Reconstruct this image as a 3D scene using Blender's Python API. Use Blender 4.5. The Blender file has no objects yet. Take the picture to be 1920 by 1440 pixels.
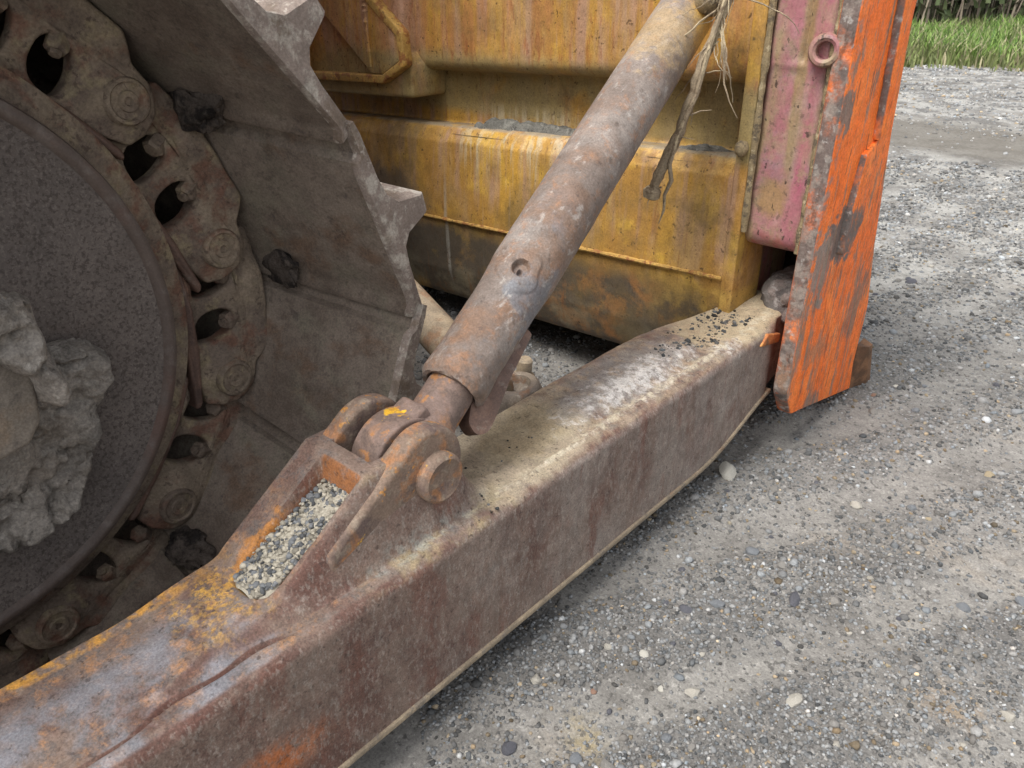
import bpy, bmesh, math, random
import numpy as np
from math import radians, sin, cos, pi, sqrt, atan2, hypot
from mathutils import Vector, Matrix, Euler

random.seed(7)
RNG = np.random.default_rng(11)
scene = bpy.context.scene
COL = scene.collection

# ------------------------------------------------------------------ camera
cam_d = bpy.data.cameras.new('camera')
cam = bpy.data.objects.new('camera', cam_d)
COL.objects.link(cam)
cam.location = (0, 0, 1.30)
cam.rotation_euler = (radians(90 - 28), 0, radians(42))
cam_d.sensor_width = 36
cam_d.lens = 27.19
cam_d.clip_start = 0.05
cam_d.clip_end = 2000
cam_d.dof.use_dof = True
cam_d.dof.focus_distance = 1.75
cam_d.dof.aperture_fstop = 15.0
scene.camera = cam

# ------------------------------------------------------------------ light
SUN_EL, SUN_AZ = 60, 190          # azimuth clockwise from +Y
world = bpy.data.worlds.new('World')
scene.world = world
world.use_nodes = True
wn = world.node_tree
for n in list(wn.nodes):
    wn.nodes.remove(n)
wo = wn.nodes.new('ShaderNodeOutputWorld')
bg = wn.nodes.new('ShaderNodeBackground')
sky = wn.nodes.new('ShaderNodeTexSky')
sky.sky_type = 'NISHITA'
sky.sun_disc = False
sky.sun_elevation = radians(SUN_EL)
sky.sun_rotation = radians(SUN_AZ)
sky.air_density = 1.0
sky.dust_density = 3.0
hs = wn.nodes.new('ShaderNodeHueSaturation')
hs.inputs['Saturation'].default_value = 0.22
wn.links.new(sky.outputs[0], hs.inputs['Color'])
wn.links.new(hs.outputs[0], bg.inputs['Color'])
bg.inputs['Strength'].default_value = 0.12
wn.links.new(bg.outputs[0], wo.inputs['Surface'])

sd = bpy.data.lights.new('sun', 'SUN')
sd.energy = 1.5
sd.angle = radians(24)
sd.color = (1.0, 0.975, 0.94)
so = bpy.data.objects.new('sun', sd)
COL.objects.link(so)
az, el = radians(SUN_AZ), radians(SUN_EL)
sdir = Vector((sin(az) * cos(el), cos(az) * cos(el), sin(el)))
so.rotation_euler = sdir.to_track_quat('Z', 'Y').to_euler()
so.location = (0, -3, 8)

vs = scene.view_settings
vs.view_transform = 'Standard'
vs.look = 'None'
vs.gamma = 1
vs.use_curve_mapping = False
vs.exposure = 1.15
try:
    scene.cycles.use_denoising = True
    scene.cycles.max_bounces = 6
except Exception:
    pass


# ------------------------------------------------------------------ numpy noise
def _hash(i, j, k, s):
    h = (i * 374761393 + j * 668265263 + k * 2147483647 + s * 974634777) & 0xffffffff
    h = ((h ^ (h >> 13)) * 1274126177) & 0xffffffff
    h = (h ^ (h >> 16)) & 0xffffffff
    return h / 4294967295.0


def vnoise(x, y, z, s=0):
    x = np.asarray(x, float); y = np.asarray(y, float) + 0 * x; z = np.asarray(z, float) + 0 * x
    i = np.floor(x).astype(np.int64); j = np.floor(y).astype(np.int64); k = np.floor(z).astype(np.int64)
    fx, fy, fz = x - i, y - j, z - k
    fx = fx * fx * (3 - 2 * fx); fy = fy * fy * (3 - 2 * fy); fz = fz * fz * (3 - 2 * fz)
    r = 0
    for a in (0, 1):
        for b in (0, 1):
            for c in (0, 1):
                w = (fx if a else 1 - fx) * (fy if b else 1 - fy) * (fz if c else 1 - fz)
                r = r + w * _hash(i + a, j + b, k + c, s)
    return r


def fbm(x, y, z=0.0, o=4, s=0):
    r = 0; a = .5; f = 1.0; t = 0
    for q in range(o):
        r = r + a * vnoise(np.asarray(x) * f, np.asarray(y) * f, np.asarray(z) * f, s + q)
        t += a; a *= .5; f *= 2.03
    return r / t


def sst(x, a, b):
    t = np.clip((np.asarray(x, float) - a) / (b - a), 0, 1)
    return t * t * (3 - 2 * t)


# ------------------------------------------------------------------ objects
def srgb(h):
    h = h.lstrip('#')
    o = []
    for i in (0, 2, 4):
        c = int(h[i:i + 2], 16) / 255
        o.append(c / 12.92 if c <= .04045 else ((c + .055) / 1.055) ** 2.4)
    return tuple(o)


def mesh_from(verts, faces, smooth=True, angle=38):
    me = bpy.data.meshes.new('m')
    me.from_pydata([tuple(v) for v in verts], [], [tuple(f) for f in faces])
    me.update()
    finish(me, smooth, angle)
    return me


def finish(me, smooth=True, angle=38):
    bm = bmesh.new(); bm.from_mesh(me)
    bmesh.ops.recalc_face_normals(bm, faces=bm.faces)
    bm.to_mesh(me); bm.free()
    if smooth:
        me.shade_smooth()
        me.set_sharp_from_angle(angle=radians(angle))


def obj(name, me, mat=None, parent=None, label=None, cat=None, group=None, kind=None):
    o = bpy.data.objects.new(name, me)
    if me is not None:
        me.name = name
    COL.objects.link(o)
    if mat is not None and me is not None and len(me.materials) == 0:
        me.materials.append(mat)
    if parent is not None:
        o.parent = parent
        o.matrix_parent_inverse = WORLD_INV(parent)
    if label: o['label'] = label
    if cat: o['category'] = cat
    if group: o['group'] = group
    if kind: o['kind'] = kind
    return o


def WORLD_INV(p):
    m = Matrix.Identity(4)
    chain = []
    q = p
    while q is not None:
        chain.append(q); q = q.parent
    for q in reversed(chain):
        m = m @ q.matrix_parent_inverse @ q.matrix_basis
    return m.inverted()


def round_poly(pts, radii, seg=5):
    """fillet a closed 2D polygon"""
    n = len(pts); out = []
    if not hasattr(radii, '__len__'):
        radii = [radii] * n
    for i in range(n):
        p0 = Vector(pts[i - 1]); p1 = Vector(pts[i]); p2 = Vector(pts[(i + 1) % n])
        r = radii[i]
        a = (p0 - p1); b = (p2 - p1)
        la, lb = a.length, b.length
        if r <= 0 or la < 1e-6 or lb < 1e-6:
            out.append((p1.x, p1.y)); continue
        a.normalize(); b.normalize()
        ang = a.angle(b)
        if ang > pi - .02:
            out.append((p1.x, p1.y)); continue
        d = min(r / math.tan(ang / 2), la * .49, lb * .49)
        s = p1 + a * d; e = p1 + b * d
        for k in range(seg + 1):
            t = k / seg
            q = s * (1 - t) ** 2 + p1 * 2 * t * (1 - t) + e * t * t
            out.append((q.x, q.y))
    return out


def loft(rings, closed=True, caps=True):
    """rings: list of equally long point lists"""
    verts = [p for r in rings for p in r]
    n = len(rings[0]); faces = []
    for a in range(len(rings) - 1):
        for i in range(n if closed else n - 1):
            j = (i + 1) % n
            faces.append((a * n + i, a * n + j, (a + 1) * n + j, (a + 1) * n + i))
    if closed and caps:
        faces.append(tuple(range(n)))
        faces.append(tuple(range((len(rings) - 1) * n, len(rings) * n)))
    return verts, faces


def prism(outline, axis, a, b, bevel=0.0, seg=2, holes=()):
    """extrude a 2D outline (with holes) along a world axis from a to b, with bevelled rims.
    axis 'x': outline is (y,z); 'y': (x,z); 'z': (x,y)"""
    cu = bpy.data.curves.new('c', 'CURVE')
    cu.dimensions = '2D'; cu.fill_mode = 'BOTH'
    th = abs(b - a)
    cu.extrude = max(th / 2 - bevel, 1e-4)
    cu.bevel_depth = bevel; cu.bevel_resolution = seg
    cu.offset = -bevel
    for ol in [outline] + list(holes):
        sp = cu.splines.new('POLY')
        sp.points.add(len(ol) - 1)
        for p, q in zip(sp.points, ol):
            p.co = (q[0], q[1], 0, 1)
        sp.use_cyclic_u = True
    o = bpy.data.objects.new('t', cu)
    COL.objects.link(o)
    bpy.context.view_layer.update()
    dg = bpy.context.evaluated_depsgraph_get()
    me = bpy.data.meshes.new_from_object(o.evaluated_get(dg))
    bpy.data.objects.remove(o); bpy.data.curves.remove(cu)
    m = (a + b) / 2
    for v in me.vertices:
        u, w, h = v.co
        v.co = {'x': (m + h, u, w), 'y': (u, m + h, w), 'z': (u, w, m + h)}[axis]
    bm = bmesh.new(); bm.from_mesh(me)
    bmesh.ops.remove_doubles(bm, verts=bm.verts, dist=1e-5)
    bm.to_mesh(me); bm.free()
    me.materials.clear()
    finish(me, True, 40)
    return me


def box_me(x0, x1, y0, y1, z0, z1, bevel=0.004, seg=2):
    bm = bmesh.new()
    bmesh.ops.create_cube(bm, size=1)
    for v in bm.verts:
        v.co = ((x0 + x1) / 2 + v.co.x * (x1 - x0), (y0 + y1) / 2 + v.co.y * (y1 - y0), (z0 + z1) / 2 + v.co.z * (z1 - z0))
    if bevel > 0:
        bmesh.ops.bevel(bm, geom=list(bm.edges), offset=bevel, segments=seg, affect='EDGES', profile=.6)
    me = bpy.data.meshes.new('b'); bm.to_mesh(me); bm.free()
    finish(me, True, 40)
    return me


def frame_of(d):
    d = Vector(d).normalized()
    up = Vector((0, 0, 1)) if abs(d.z) < .95 else Vector((1, 0, 0))
    u = up.cross(d).normalized(); v = d.cross(u)
    return u, v, d


def tube(pts, rad, n=10, wob=0, caps=True):
    rings = []
    u = None
    for i, p in enumerate(pts):
        p = Vector(p)
        d = (Vector(pts[min(i + 1, len(pts) - 1)]) - Vector(pts[max(i - 1, 0)])).normalized()
        if u is None:
            u, v, d = frame_of(d)
        else:
            u = (u - d * u.dot(d)).normalized(); v = d.cross(u)
        r = rad[i] if hasattr(rad, '__len__') else rad
        ring = []
        for k in range(n):
            t = 2 * pi * k / n
            rr = r * (1 + wob * random.uniform(-1, 1))
            ring.append(p + u * cos(t) * rr + v * sin(t) * rr)
        rings.append(ring)
    v, f = loft(rings, True, caps)
    return v, f


def lathe_me(prof, base, axis, n=48, angle=38):
    """prof: (along, radius) list; revolve about axis from base"""
    u, v, d = frame_of(axis); b = Vector(base)
    rings = []
    for h, r in prof:
        rings.append([b + d * h + (u * cos(2 * pi * k / n) + v * sin(2 * pi * k / n)) * max(r, 1e-4) for k in range(n)])
    vv, ff = loft(rings, True, True)
    return mesh_from(vv, ff, True, angle)


def join_me(ms):
    bm = bmesh.new()
    for m in ms:
        bm.from_mesh(m)
    me = bpy.data.meshes.new('j'); bm.to_mesh(me); bm.free()
    finish(me, True, 40)
    return me


# ------------------------------------------------------------------ materials
class G:
    def __init__(self, name):
        self.m = bpy.data.materials.new(name)
        self.m.use_nodes = True
        self.t = self.m.node_tree
        self.n = self.t.nodes; self.l = self.t.links
        self.bsdf = self.n['Principled BSDF']
        self.tc = self.n.new('ShaderNodeTexCoord')
        self.vec = self.tc.outputs['Object']
        self.k = 0

    def rand_offset(self):
        oi = self.n.new('ShaderNodeObjectInfo')
        mu = self.n.new('ShaderNodeMath'); mu.operation = 'MULTIPLY'; mu.inputs[1].default_value = 37.0
        self.l.new(oi.outputs['Random'], mu.inputs[0])
        ad = self.n.new('ShaderNodeVectorMath'); ad.operation = 'ADD'
        self.l.new(self.vec, ad.inputs[0]); self.l.new(mu.outputs[0], ad.inputs[1])
        self.vec = ad.outputs[0]
        return oi.outputs['Random']

    def math(self, op, a, b=None, clamp=False):
        m = self.n.new('ShaderNodeMath'); m.operation = op; m.use_clamp = clamp
        for i, s in enumerate((a, b)):
            if s is None: continue
            if isinstance(s, (int, float)): m.inputs[i].default_value = s
            else: self.l.new(s, m.inputs[i])
        return m.outputs[0]

    def noise(self, sc, det=5, rough=.6, dist=0., st=None):
        v = self.vec
        self.k += 1
        mp = self.n.new('ShaderNodeMapping')
        mp.inputs['Location'].default_value = (self.k * 3.17, self.k * 1.93, self.k * 5.71)
        if st: mp.inputs['Scale'].default_value = st
        self.l.new(v, mp.inputs['Vector'])
        t = self.n.new('ShaderNodeTexNoise')
        t.inputs['Scale'].default_value = sc; t.inputs['Detail'].default_value = det
        t.inputs['Roughness'].default_value = rough; t.inputs['Distortion'].default_value = dist
        self.l.new(mp.outputs[0], t.inputs['Vector'])
        return t.outputs['Fac']

    def step(self, v, lo, hi, a=0., b=1.):
        r = self.n.new('ShaderNodeMapRange'); r.interpolation_type = 'SMOOTHSTEP'
        inv = lo > hi
        if inv: lo, hi, a, b = hi, lo, b, a
        r.inputs['From Min'].default_value = lo; r.inputs['From Max'].default_value = hi
        r.inputs['To Min'].default_value = a; r.inputs['To Max'].default_value = b
        self.l.new(v, r.inputs['Value'])
        return r.outputs[0]

    def mix(self, f, a, b, mode='MIX'):
        m = self.n.new('ShaderNodeMix'); m.data_type = 'RGBA'; m.blend_type = mode
        for s, i in ((f, 0), (a, 6), (b, 7)):
            if isinstance(s, (int, float)): m.inputs[i].default_value = s
            elif isinstance(s, tuple): m.inputs[i].default_value = (*s[:3], 1)
            else: self.l.new(s, m.inputs[i])
        return m.outputs[2]

    def pos(self, ax):
        s = self.n.new('ShaderNodeSeparateXYZ'); self.l.new(self.tc.outputs['Object'], s.inputs[0])
        return s.outputs['xyz'.index(ax)]

    def nor(self, ax):
        g = self.n.new('ShaderNodeNewGeometry')
        s = self.n.new('ShaderNodeSeparateXYZ'); self.l.new(g.outputs['True Normal' if 0 else 'Normal'], s.inputs[0])
        return s.outputs['xyz'.index(ax)]

    def attr(self, name):
        a = self.n.new('ShaderNodeAttribute'); a.attribute_name = name
        return a

    def spot(self, c, r, k=.9, w=.35, sc=14, det=5, st=None):
        s = self.n.new('ShaderNodeVectorMath'); s.operation = 'SUBTRACT'
        self.l.new(self.tc.outputs['Object'], s.inputs[0]); s.inputs[1].default_value = c
        d = self.n.new('ShaderNodeVectorMath'); d.operation = 'DIVIDE'
        self.l.new(s.outputs[0], d.inputs[0])
        d.inputs[1].default_value = r if hasattr(r, '__len__') else (r, r, r)
        ln = self.n.new('ShaderNodeVectorMath'); ln.operation = 'LENGTH'
        self.l.new(d.outputs[0], ln.inputs[0])
        a = self.math('SUBTRACT', 1.0, ln.outputs['Value'])
        nz = self.math('MULTIPLY', self.math('SUBTRACT', self.noise(sc, det, .65, .3, st), .5), k * 2)
        return self.step(self.math('ADD', a, nz), 0.0, w)

    def build(self, base, layers, rough=.8, fine=.18, bump=.25, bsc=180, bump2=.3, b2sc=22, metallic=0., spec=.3):
        col = base
        for L in layers:
            f = None
            if 'attr' in L:
                f = self.attr(L['attr']).outputs['Fac']
            if 'spot' in L:
                f = self.spot(*L['spot'][:2], **(L['spot'][2] if len(L['spot']) > 2 else {}))
            if 'sc' in L:
                nz = self.noise(L['sc'], L.get('det', 6), L.get('ro', .62), L.get('di', .2), L.get('st'))
                s = self.step(nz, L.get('lo', .45), L.get('hi', .6))
                f = s if f is None else self.math('MULTIPLY', f, s)
            for mk in L.get('mask', ()):
                src = {'n': self.nor, 'p': self.pos}[mk[0]](mk[1])
                if len(mk) > 4:
                    nz = self.math('MULTIPLY', self.math('SUBTRACT', self.noise(mk[5] if len(mk) > 5 else 10, 5), .5), mk[4])
                    src = self.math('ADD', src, nz)
                s = self.step(src, mk[2], mk[3])
                f = s if f is None else self.math('MULTIPLY', f, s)
            f = self.math('MULTIPLY', f, L.get('amt', 1.0), True)
            col = self.mix(f, col, L['col'])
        fn = self.noise(bsc * 1.3, 3, .7)
        fv = self.step(fn, .3, .7, 1 - fine, 1 + fine)
        md = self.noise(30, 6, .65)
        mv = self.step(md, .3, .7, 1 - fine * .7, 1 + fine * .7)
        mm = self.math('MULTIPLY', fv, mv)
        cv = self.n.new('ShaderNodeCombineColor')
        for i in range(3): self.l.new(mm, cv.inputs[i])
        col = self.mix(1.0, col, cv.outputs[0], 'MULTIPLY')
        self.l.new(col, self.bsdf.inputs['Base Color'])
        rr = self.step(self.noise(40, 4), .3, .7, rough - .1, min(rough + .1, 1))
        self.l.new(rr, self.bsdf.inputs['Roughness'])
        self.bsdf.inputs['Metallic'].default_value = metallic
        self.bsdf.inputs['Specular IOR Level'].default_value = spec
        b1 = self.n.new('ShaderNodeBump'); b1.inputs['Strength'].default_value = bump2; b1.inputs['Distance'].default_value = .01
        self.l.new(self.noise(b2sc, 6, .6), b1.inputs['Height'])
        b2 = self.n.new('ShaderNodeBump'); b2.inputs['Strength'].default_value = bump; b2.inputs['Distance'].default_value = .003
        self.l.new(self.noise(bsc, 4, .7), b2.inputs['Height'])
        self.l.new(b1.outputs[0], b2.inputs['Normal'])
        self.l.new(b2.outputs[0], self.bsdf.inputs['Normal'])
        return self.m


S = srgb
# push arm -----------------------------------------------------------------
g = G('arm_rust')
M_ARM = g.build(S('7b695e'), [
    dict(col=S('664e45'), sc=6, lo=.42, hi=.64, st=(1, 1, .5)),
    dict(col=S('8b7c70'), sc=38, lo=.5, hi=.7, det=9, ro=.75, st=(1, 1, .6), amt=.7),
    dict(col=S('8c857e'), sc=5, lo=.52, hi=.74, det=9, ro=.78, amt=.5),
    dict(col=S('5e4038'), sc=9, lo=.36, hi=.60, mask=[('p', 'z', .30, .37), ('n', 'x', .25, .6), ('n', 'x', .995, .90)], amt=.8),
    dict(col=S('5f5b59'), sc=26, lo=.48, hi=.6, det=9, ro=.75, mask=[('n', 'x', .5, .2)], amt=.65),
    dict(col=S('a87a52'), sc=24, lo=.50, hi=.62, det=10, ro=.8, mask=[('p', 'y', .62, .42, .2), ('n', 'x', .6, .25)], amt=.75),
    dict(col=S('82848a'), sc=9, lo=.44, hi=.62, det=9, mask=[('p', 'y', .5, .3, .15), ('n', 'x', .6, .3), ('p', 'x', -1.02, -.95)], amt=.75),
    # saddle full of tan dust
    dict(col=S('9b8e7b'), spot=((-.95, 1.0, .41), (.17, .30, .12), dict(k=.35, w=.3, sc=12)), mask=[('n', 'z', .2, .55)], amt=.95),
    dict(col=S('97876a'), spot=((-.96, 1.10, .41), (.10, .16, .12), dict(k=.5, w=.4, sc=25)), amt=.7),
    dict(col=S('a7977c'), spot=((-.93, 2.0, .41), (.16, .30, .16), dict(k=.4, w=.3)), mask=[('n', 'z', .2, .5)], amt=.9),
    dict(col=S('a89c84'), sc=16, lo=.42, hi=.62, mask=[('n', 'z', .55, .9), ('p', 'y', .62, .9)], amt=.45),
    # grey worn pad with pale scrapes
    dict(col=S('86807b'), spot=((-.93, 1.45, .44), (.13, .38, .06), dict(k=.5, w=.5)), mask=[('n', 'z', .3, .6)], amt=.85),
    dict(col=S('a08a72'), sc=30, lo=.5, hi=.64, det=9, mask=[('p', 'y', 1.1, 1.3), ('n', 'z', .3, .7)], amt=.5),
    dict(col=S('c9c5c0'), spot=((-.90, 1.46, .43), (.075, .32, .06), dict(k=1.5, w=.8, sc=34, det=12)), sc=70, lo=.32, hi=.56, mask=[('n', 'z', .2, .5)], amt=.75),
    dict(col=S('bdb9b2'), spot=((-.84, 1.80, .40), (.045, .09, .06), dict(k=1.3, w=.9, sc=44, det=12)), sc=70, lo=.40, hi=.6, amt=.85),
    dict(col=S('b3a994'), sc=30, lo=.46, hi=.6, det=9, mask=[('p', 'x', -.868, -.85, .015, 30), ('p', 'x', -.825, -.838, .01, 30), ('n', 'z', .5, .8), ('p', 'y', .55, .75)], amt=.75),
    dict(col=S('bdb4a2'), sc=26, lo=.46, hi=.62, det=12, ro=.75, mask=[('p', 'x', -.856, -.848, .012, 40), ('p', 'x', -.830, -.838, .012, 40), ('n', 'z', .3, .6), ('p', 'y', .8, .9), ('p', 'y', 1.85, 1.75)], amt=.75),
    # yellow paint remains
    dict(col=S('c89a48'), spot=((-.965, .38, .43), (.11, .09, .06), dict(k=1.8, w=.9, sc=22, det=12)), sc=110, lo=.42, hi=.6, amt=.8),
    dict(col=S('c8913c'), sc=30, lo=.42, hi=.58, det=10, mask=[('p', 'x', -1.022, -1.038, .03, 25), ('p', 'y', .5, .25), ('p', 'z', .36, .39)], amt=.85),
    dict(col=S('8c5a34'), sc=60, lo=.30, hi=.5, det=9, mask=[('p', 'y', .40, .42), ('p', 'y', .625, .612), ('p', 'x', -.995, -.985), ('p', 'x', -.880, -.888), ('n', 'z', .86, .6)], amt=.9),
    dict(col=S('b97a34'), spot=((-.985, .47, .46), (.03, .12, .05), dict(k=1.2, w=.5, sc=40)), amt=.7),
    dict(col=S('9a8a6a'), sc=20, lo=.42, hi=.6, mask=[('p', 'x', -.895, -.865), ('p', 'y', .52, .66), ('n', 'z', .2, .6), ('p', 'y', .95, .85)], amt=.7),
    dict(col=S('9ea39c'), spot=((-.838, .68, .41), (.028, .20, .05), dict(k=1.4, w=1.2, sc=30, det=12)), sc=60, lo=.38, hi=.6, amt=.6),
    # grey dried dust on the outer face, running down
    dict(col=S('8f867e'), sc=7, lo=.36, hi=.62, det=12, ro=.72, st=(1, 1, .45), mask=[('n', 'x', .6, .9), ('p', 'y', .55, 1.25, .4, 4)], amt=.62),
    dict(col=S('6f4a3e'), sc=10, lo=.52, hi=.64, det=11, ro=.7, st=(1, 1, .3), mask=[('n', 'x', .6, .9)], amt=.6),
    # orange overspray on the side
    dict(col=S('c26a2c'), spot=((-.80, .30, .20), (.2, .17, .075), dict(k=.5, w=1.1, sc=10)), sc=50, lo=.3, hi=.55, amt=.85),
    dict(col=S('41342f'), sc=85, lo=.58, hi=.68, det=4, amt=.6),
    dict(col=S('a1988e'), sc=150, lo=.50, hi=.66, det=6, st=(1, 1, .5), mask=[('n', 'x', .5, .8)], amt=.4),
    dict(col=S('9b928a'), spot=((-.80, .86, .27), (.1, .16, .14), dict(k=1.2, w=1.4, sc=18, det=10)), sc=55, lo=.42, hi=.62, st=(1, 1, .3), amt=.5),
    dict(col=S('9b928a'), spot=((-.80, 1.75, .28), (.1, .25, .14), dict(k=1.2, w=1.4, sc=14, det=10)), sc=55, lo=.42, hi=.62, st=(1, 1, .3), amt=.5),
], rough=.8, fine=.24, bump=.4, bump2=.25, bsc=200)

g = G('clevis_rust')
M_CLEV = g.build(S('7d6a5c'), [
    dict(col=S('665650'), sc=12, lo=.45, hi=.62),
    dict(col=S('a4724a'), sc=18, lo=.52, hi=.66, det=8, amt=.8),
    dict(col=S('b9803a'), sc=30, lo=.60, hi=.66, det=8, amt=.9),
    dict(col=S('8f8272'), sc=50, lo=.5, hi=.65, det=8, amt=.6),
    dict(col=S('d8a836'), sc=20, lo=.64, hi=.68, det=9, amt=.9),
], rough=.75, fine=.2, bump=.3, bump2=.2)

g = G('strut_steel')
M_STRUT = g.build(S('73675f'), [
    dict(col=S('857c75'), sc=6, lo=.4, hi=.62),
    dict(col=S('7b5f4b'), sc=9, lo=.46, hi=.64, det=9, mask=[('p', 'y', 1.75, 1.0, .5)], amt=.8),
    dict(col=S('93694a'), sc=26, lo=.50, hi=.66, det=12, ro=.75, amt=.6),
    dict(col=S('70747a'), sc=9, lo=.54, hi=.66, det=8, mask=[('p', 'y', 1.35, 1.1)], amt=.7),
    dict(col=S('a8a29b'), sc=60, lo=.56, hi=.7, det=8, st=(1, .4, .6), amt=.6),
    dict(col=S('5a4c44'), sc=50, lo=.58, hi=.68, det=7, amt=.6),
    dict(col=S('c49a45'), spot=((-1.08, 1.95, 1.14), (.10, .12, .14), dict(k=.5, w=.35, sc=30)), amt=.8),
    dict(col=S('a98f62'), spot=((-1.12, 1.80, 1.15), (.14, .18, .12), dict(k=1.1, w=.6, sc=30)), amt=.5),
], rough=.66, fine=.2, bump=.3, bump2=.14, spec=.35)

g = G('rod_rust')
M_ROD = g.build(S('7d6a61'), [
    dict(col=S('9a7458'), sc=14, lo=.48, hi=.64, det=8, amt=.7),
    dict(col=S('66574f'), sc=22, lo=.5, hi=.62, amt=.8),
    dict(col=S('d6a52e'), sc=16, lo=.62, hi=.66, det=8, amt=.95),
    dict(col=S('b57a3c'), sc=30, lo=.58, hi=.66, det=8, amt=.6),
], rough=.7, fine=.18, bump=.3, bump2=.15)

# track -----------------------------------------------------------------
g = G('idler_steel')
M_IDLER = g.build(S('5b534e'), [
    dict(col=S('655c56'), sc=5, lo=.42, hi=.6),
    dict(col=S('5f4b3f'), sc=4, lo=.50, hi=.68, amt=.7),
    dict(col=S('433b37'), sc=150, lo=.50, hi=.60, det=2, amt=.75),
    dict(col=S('756c66'), sc=190, lo=.54, hi=.64, det=3, amt=.5),
    dict(col=S('504843'), sc=3, lo=.52, hi=.66, det=7, amt=.6),
], rough=.72, fine=.14, bump=.35, bump2=.08, bsc=160)
g = G('idler_rim_steel')
M_RIM = g.build(S('574b44'), [
    dict(col=S('5c463d'), sc=6, lo=.5, hi=.65, amt=.8),
    dict(col=S('6b625c'), sc=30, lo=.5, hi=.65, det=8, amt=.5),
], rough=.62, fine=.12, bump=.2, bump2=.1, spec=.45)
g = G('link_steel'); g.rand_offset()
M_LINK = g.build(S('6a5d52'), [
    dict(col=S('7f7161'), sc=9, lo=.42, hi=.6),
    dict(col=S('6a4a3c'), sc=14, lo=.5, hi=.64, det=8, amt=.8),
    dict(col=S('857860'), sc=20, lo=.54, hi=.66, det=8, amt=.8),
    dict(col=S('40322c'), sc=60, lo=.56, hi=.66, amt=.6),
], rough=.8, fine=.2, bump=.45, bump2=.35, bsc=140)
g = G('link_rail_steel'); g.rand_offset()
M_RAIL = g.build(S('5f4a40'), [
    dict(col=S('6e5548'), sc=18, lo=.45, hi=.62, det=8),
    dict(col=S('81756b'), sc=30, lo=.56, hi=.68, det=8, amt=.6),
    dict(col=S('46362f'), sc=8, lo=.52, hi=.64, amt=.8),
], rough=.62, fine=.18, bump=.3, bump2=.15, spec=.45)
g = G('shoe_steel')
M_SHOE = g.build(S('776b60'), [
    dict(col=S('63574d'), sc=4, lo=.42, hi=.62),
    dict(col=S('716a5c'), sc=7, lo=.48, hi=.66, st=(1, 2, 1), amt=.7),
    dict(col=S('67503f'), sc=8, lo=.54, hi=.68, det=8, amt=.7),
    dict(col=S('453e3a'), sc=24, lo=.58, hi=.7, det=8, amt=.6),
    dict(col=S('857d70'), sc=5, lo=.60, hi=.72, det=10, ro=.7, amt=.6),
    dict(col=S('52483f'), sc=60, lo=.54, hi=.66, det=6, amt=.5),
], rough=.82, fine=.2, bump=.4, bump2=.35)
g = G('shoe_worn_edge')
M_SHOEW = g.build(S('80736a'), [
    dict(col=S('a39b90'), sc=30, lo=.48, hi=.64, det=8),
    dict(col=S('6e6053'), sc=14, lo=.54, hi=.66, det=8, amt=.8),
    dict(col=S('a89f94'), sc=60, lo=.56, hi=.66, det=6, amt=.7),
], rough=.8, fine=.18, bump=.4, bump2=.3)

g = G('trunnion_mud')
M_TRUN = g.build(S('6b6561'), [dict(col=S('786c66'), sc=10, lo=.45, hi=.6), dict(col=S('4a4543'), sc=25, lo=.52, hi=.62, det=8, amt=.8), dict(col=S('8a8480'), sc=50, lo=.56, hi=.66)], rough=.95, bump=.8, bump2=.7, b2sc=35, fine=.2)

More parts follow.
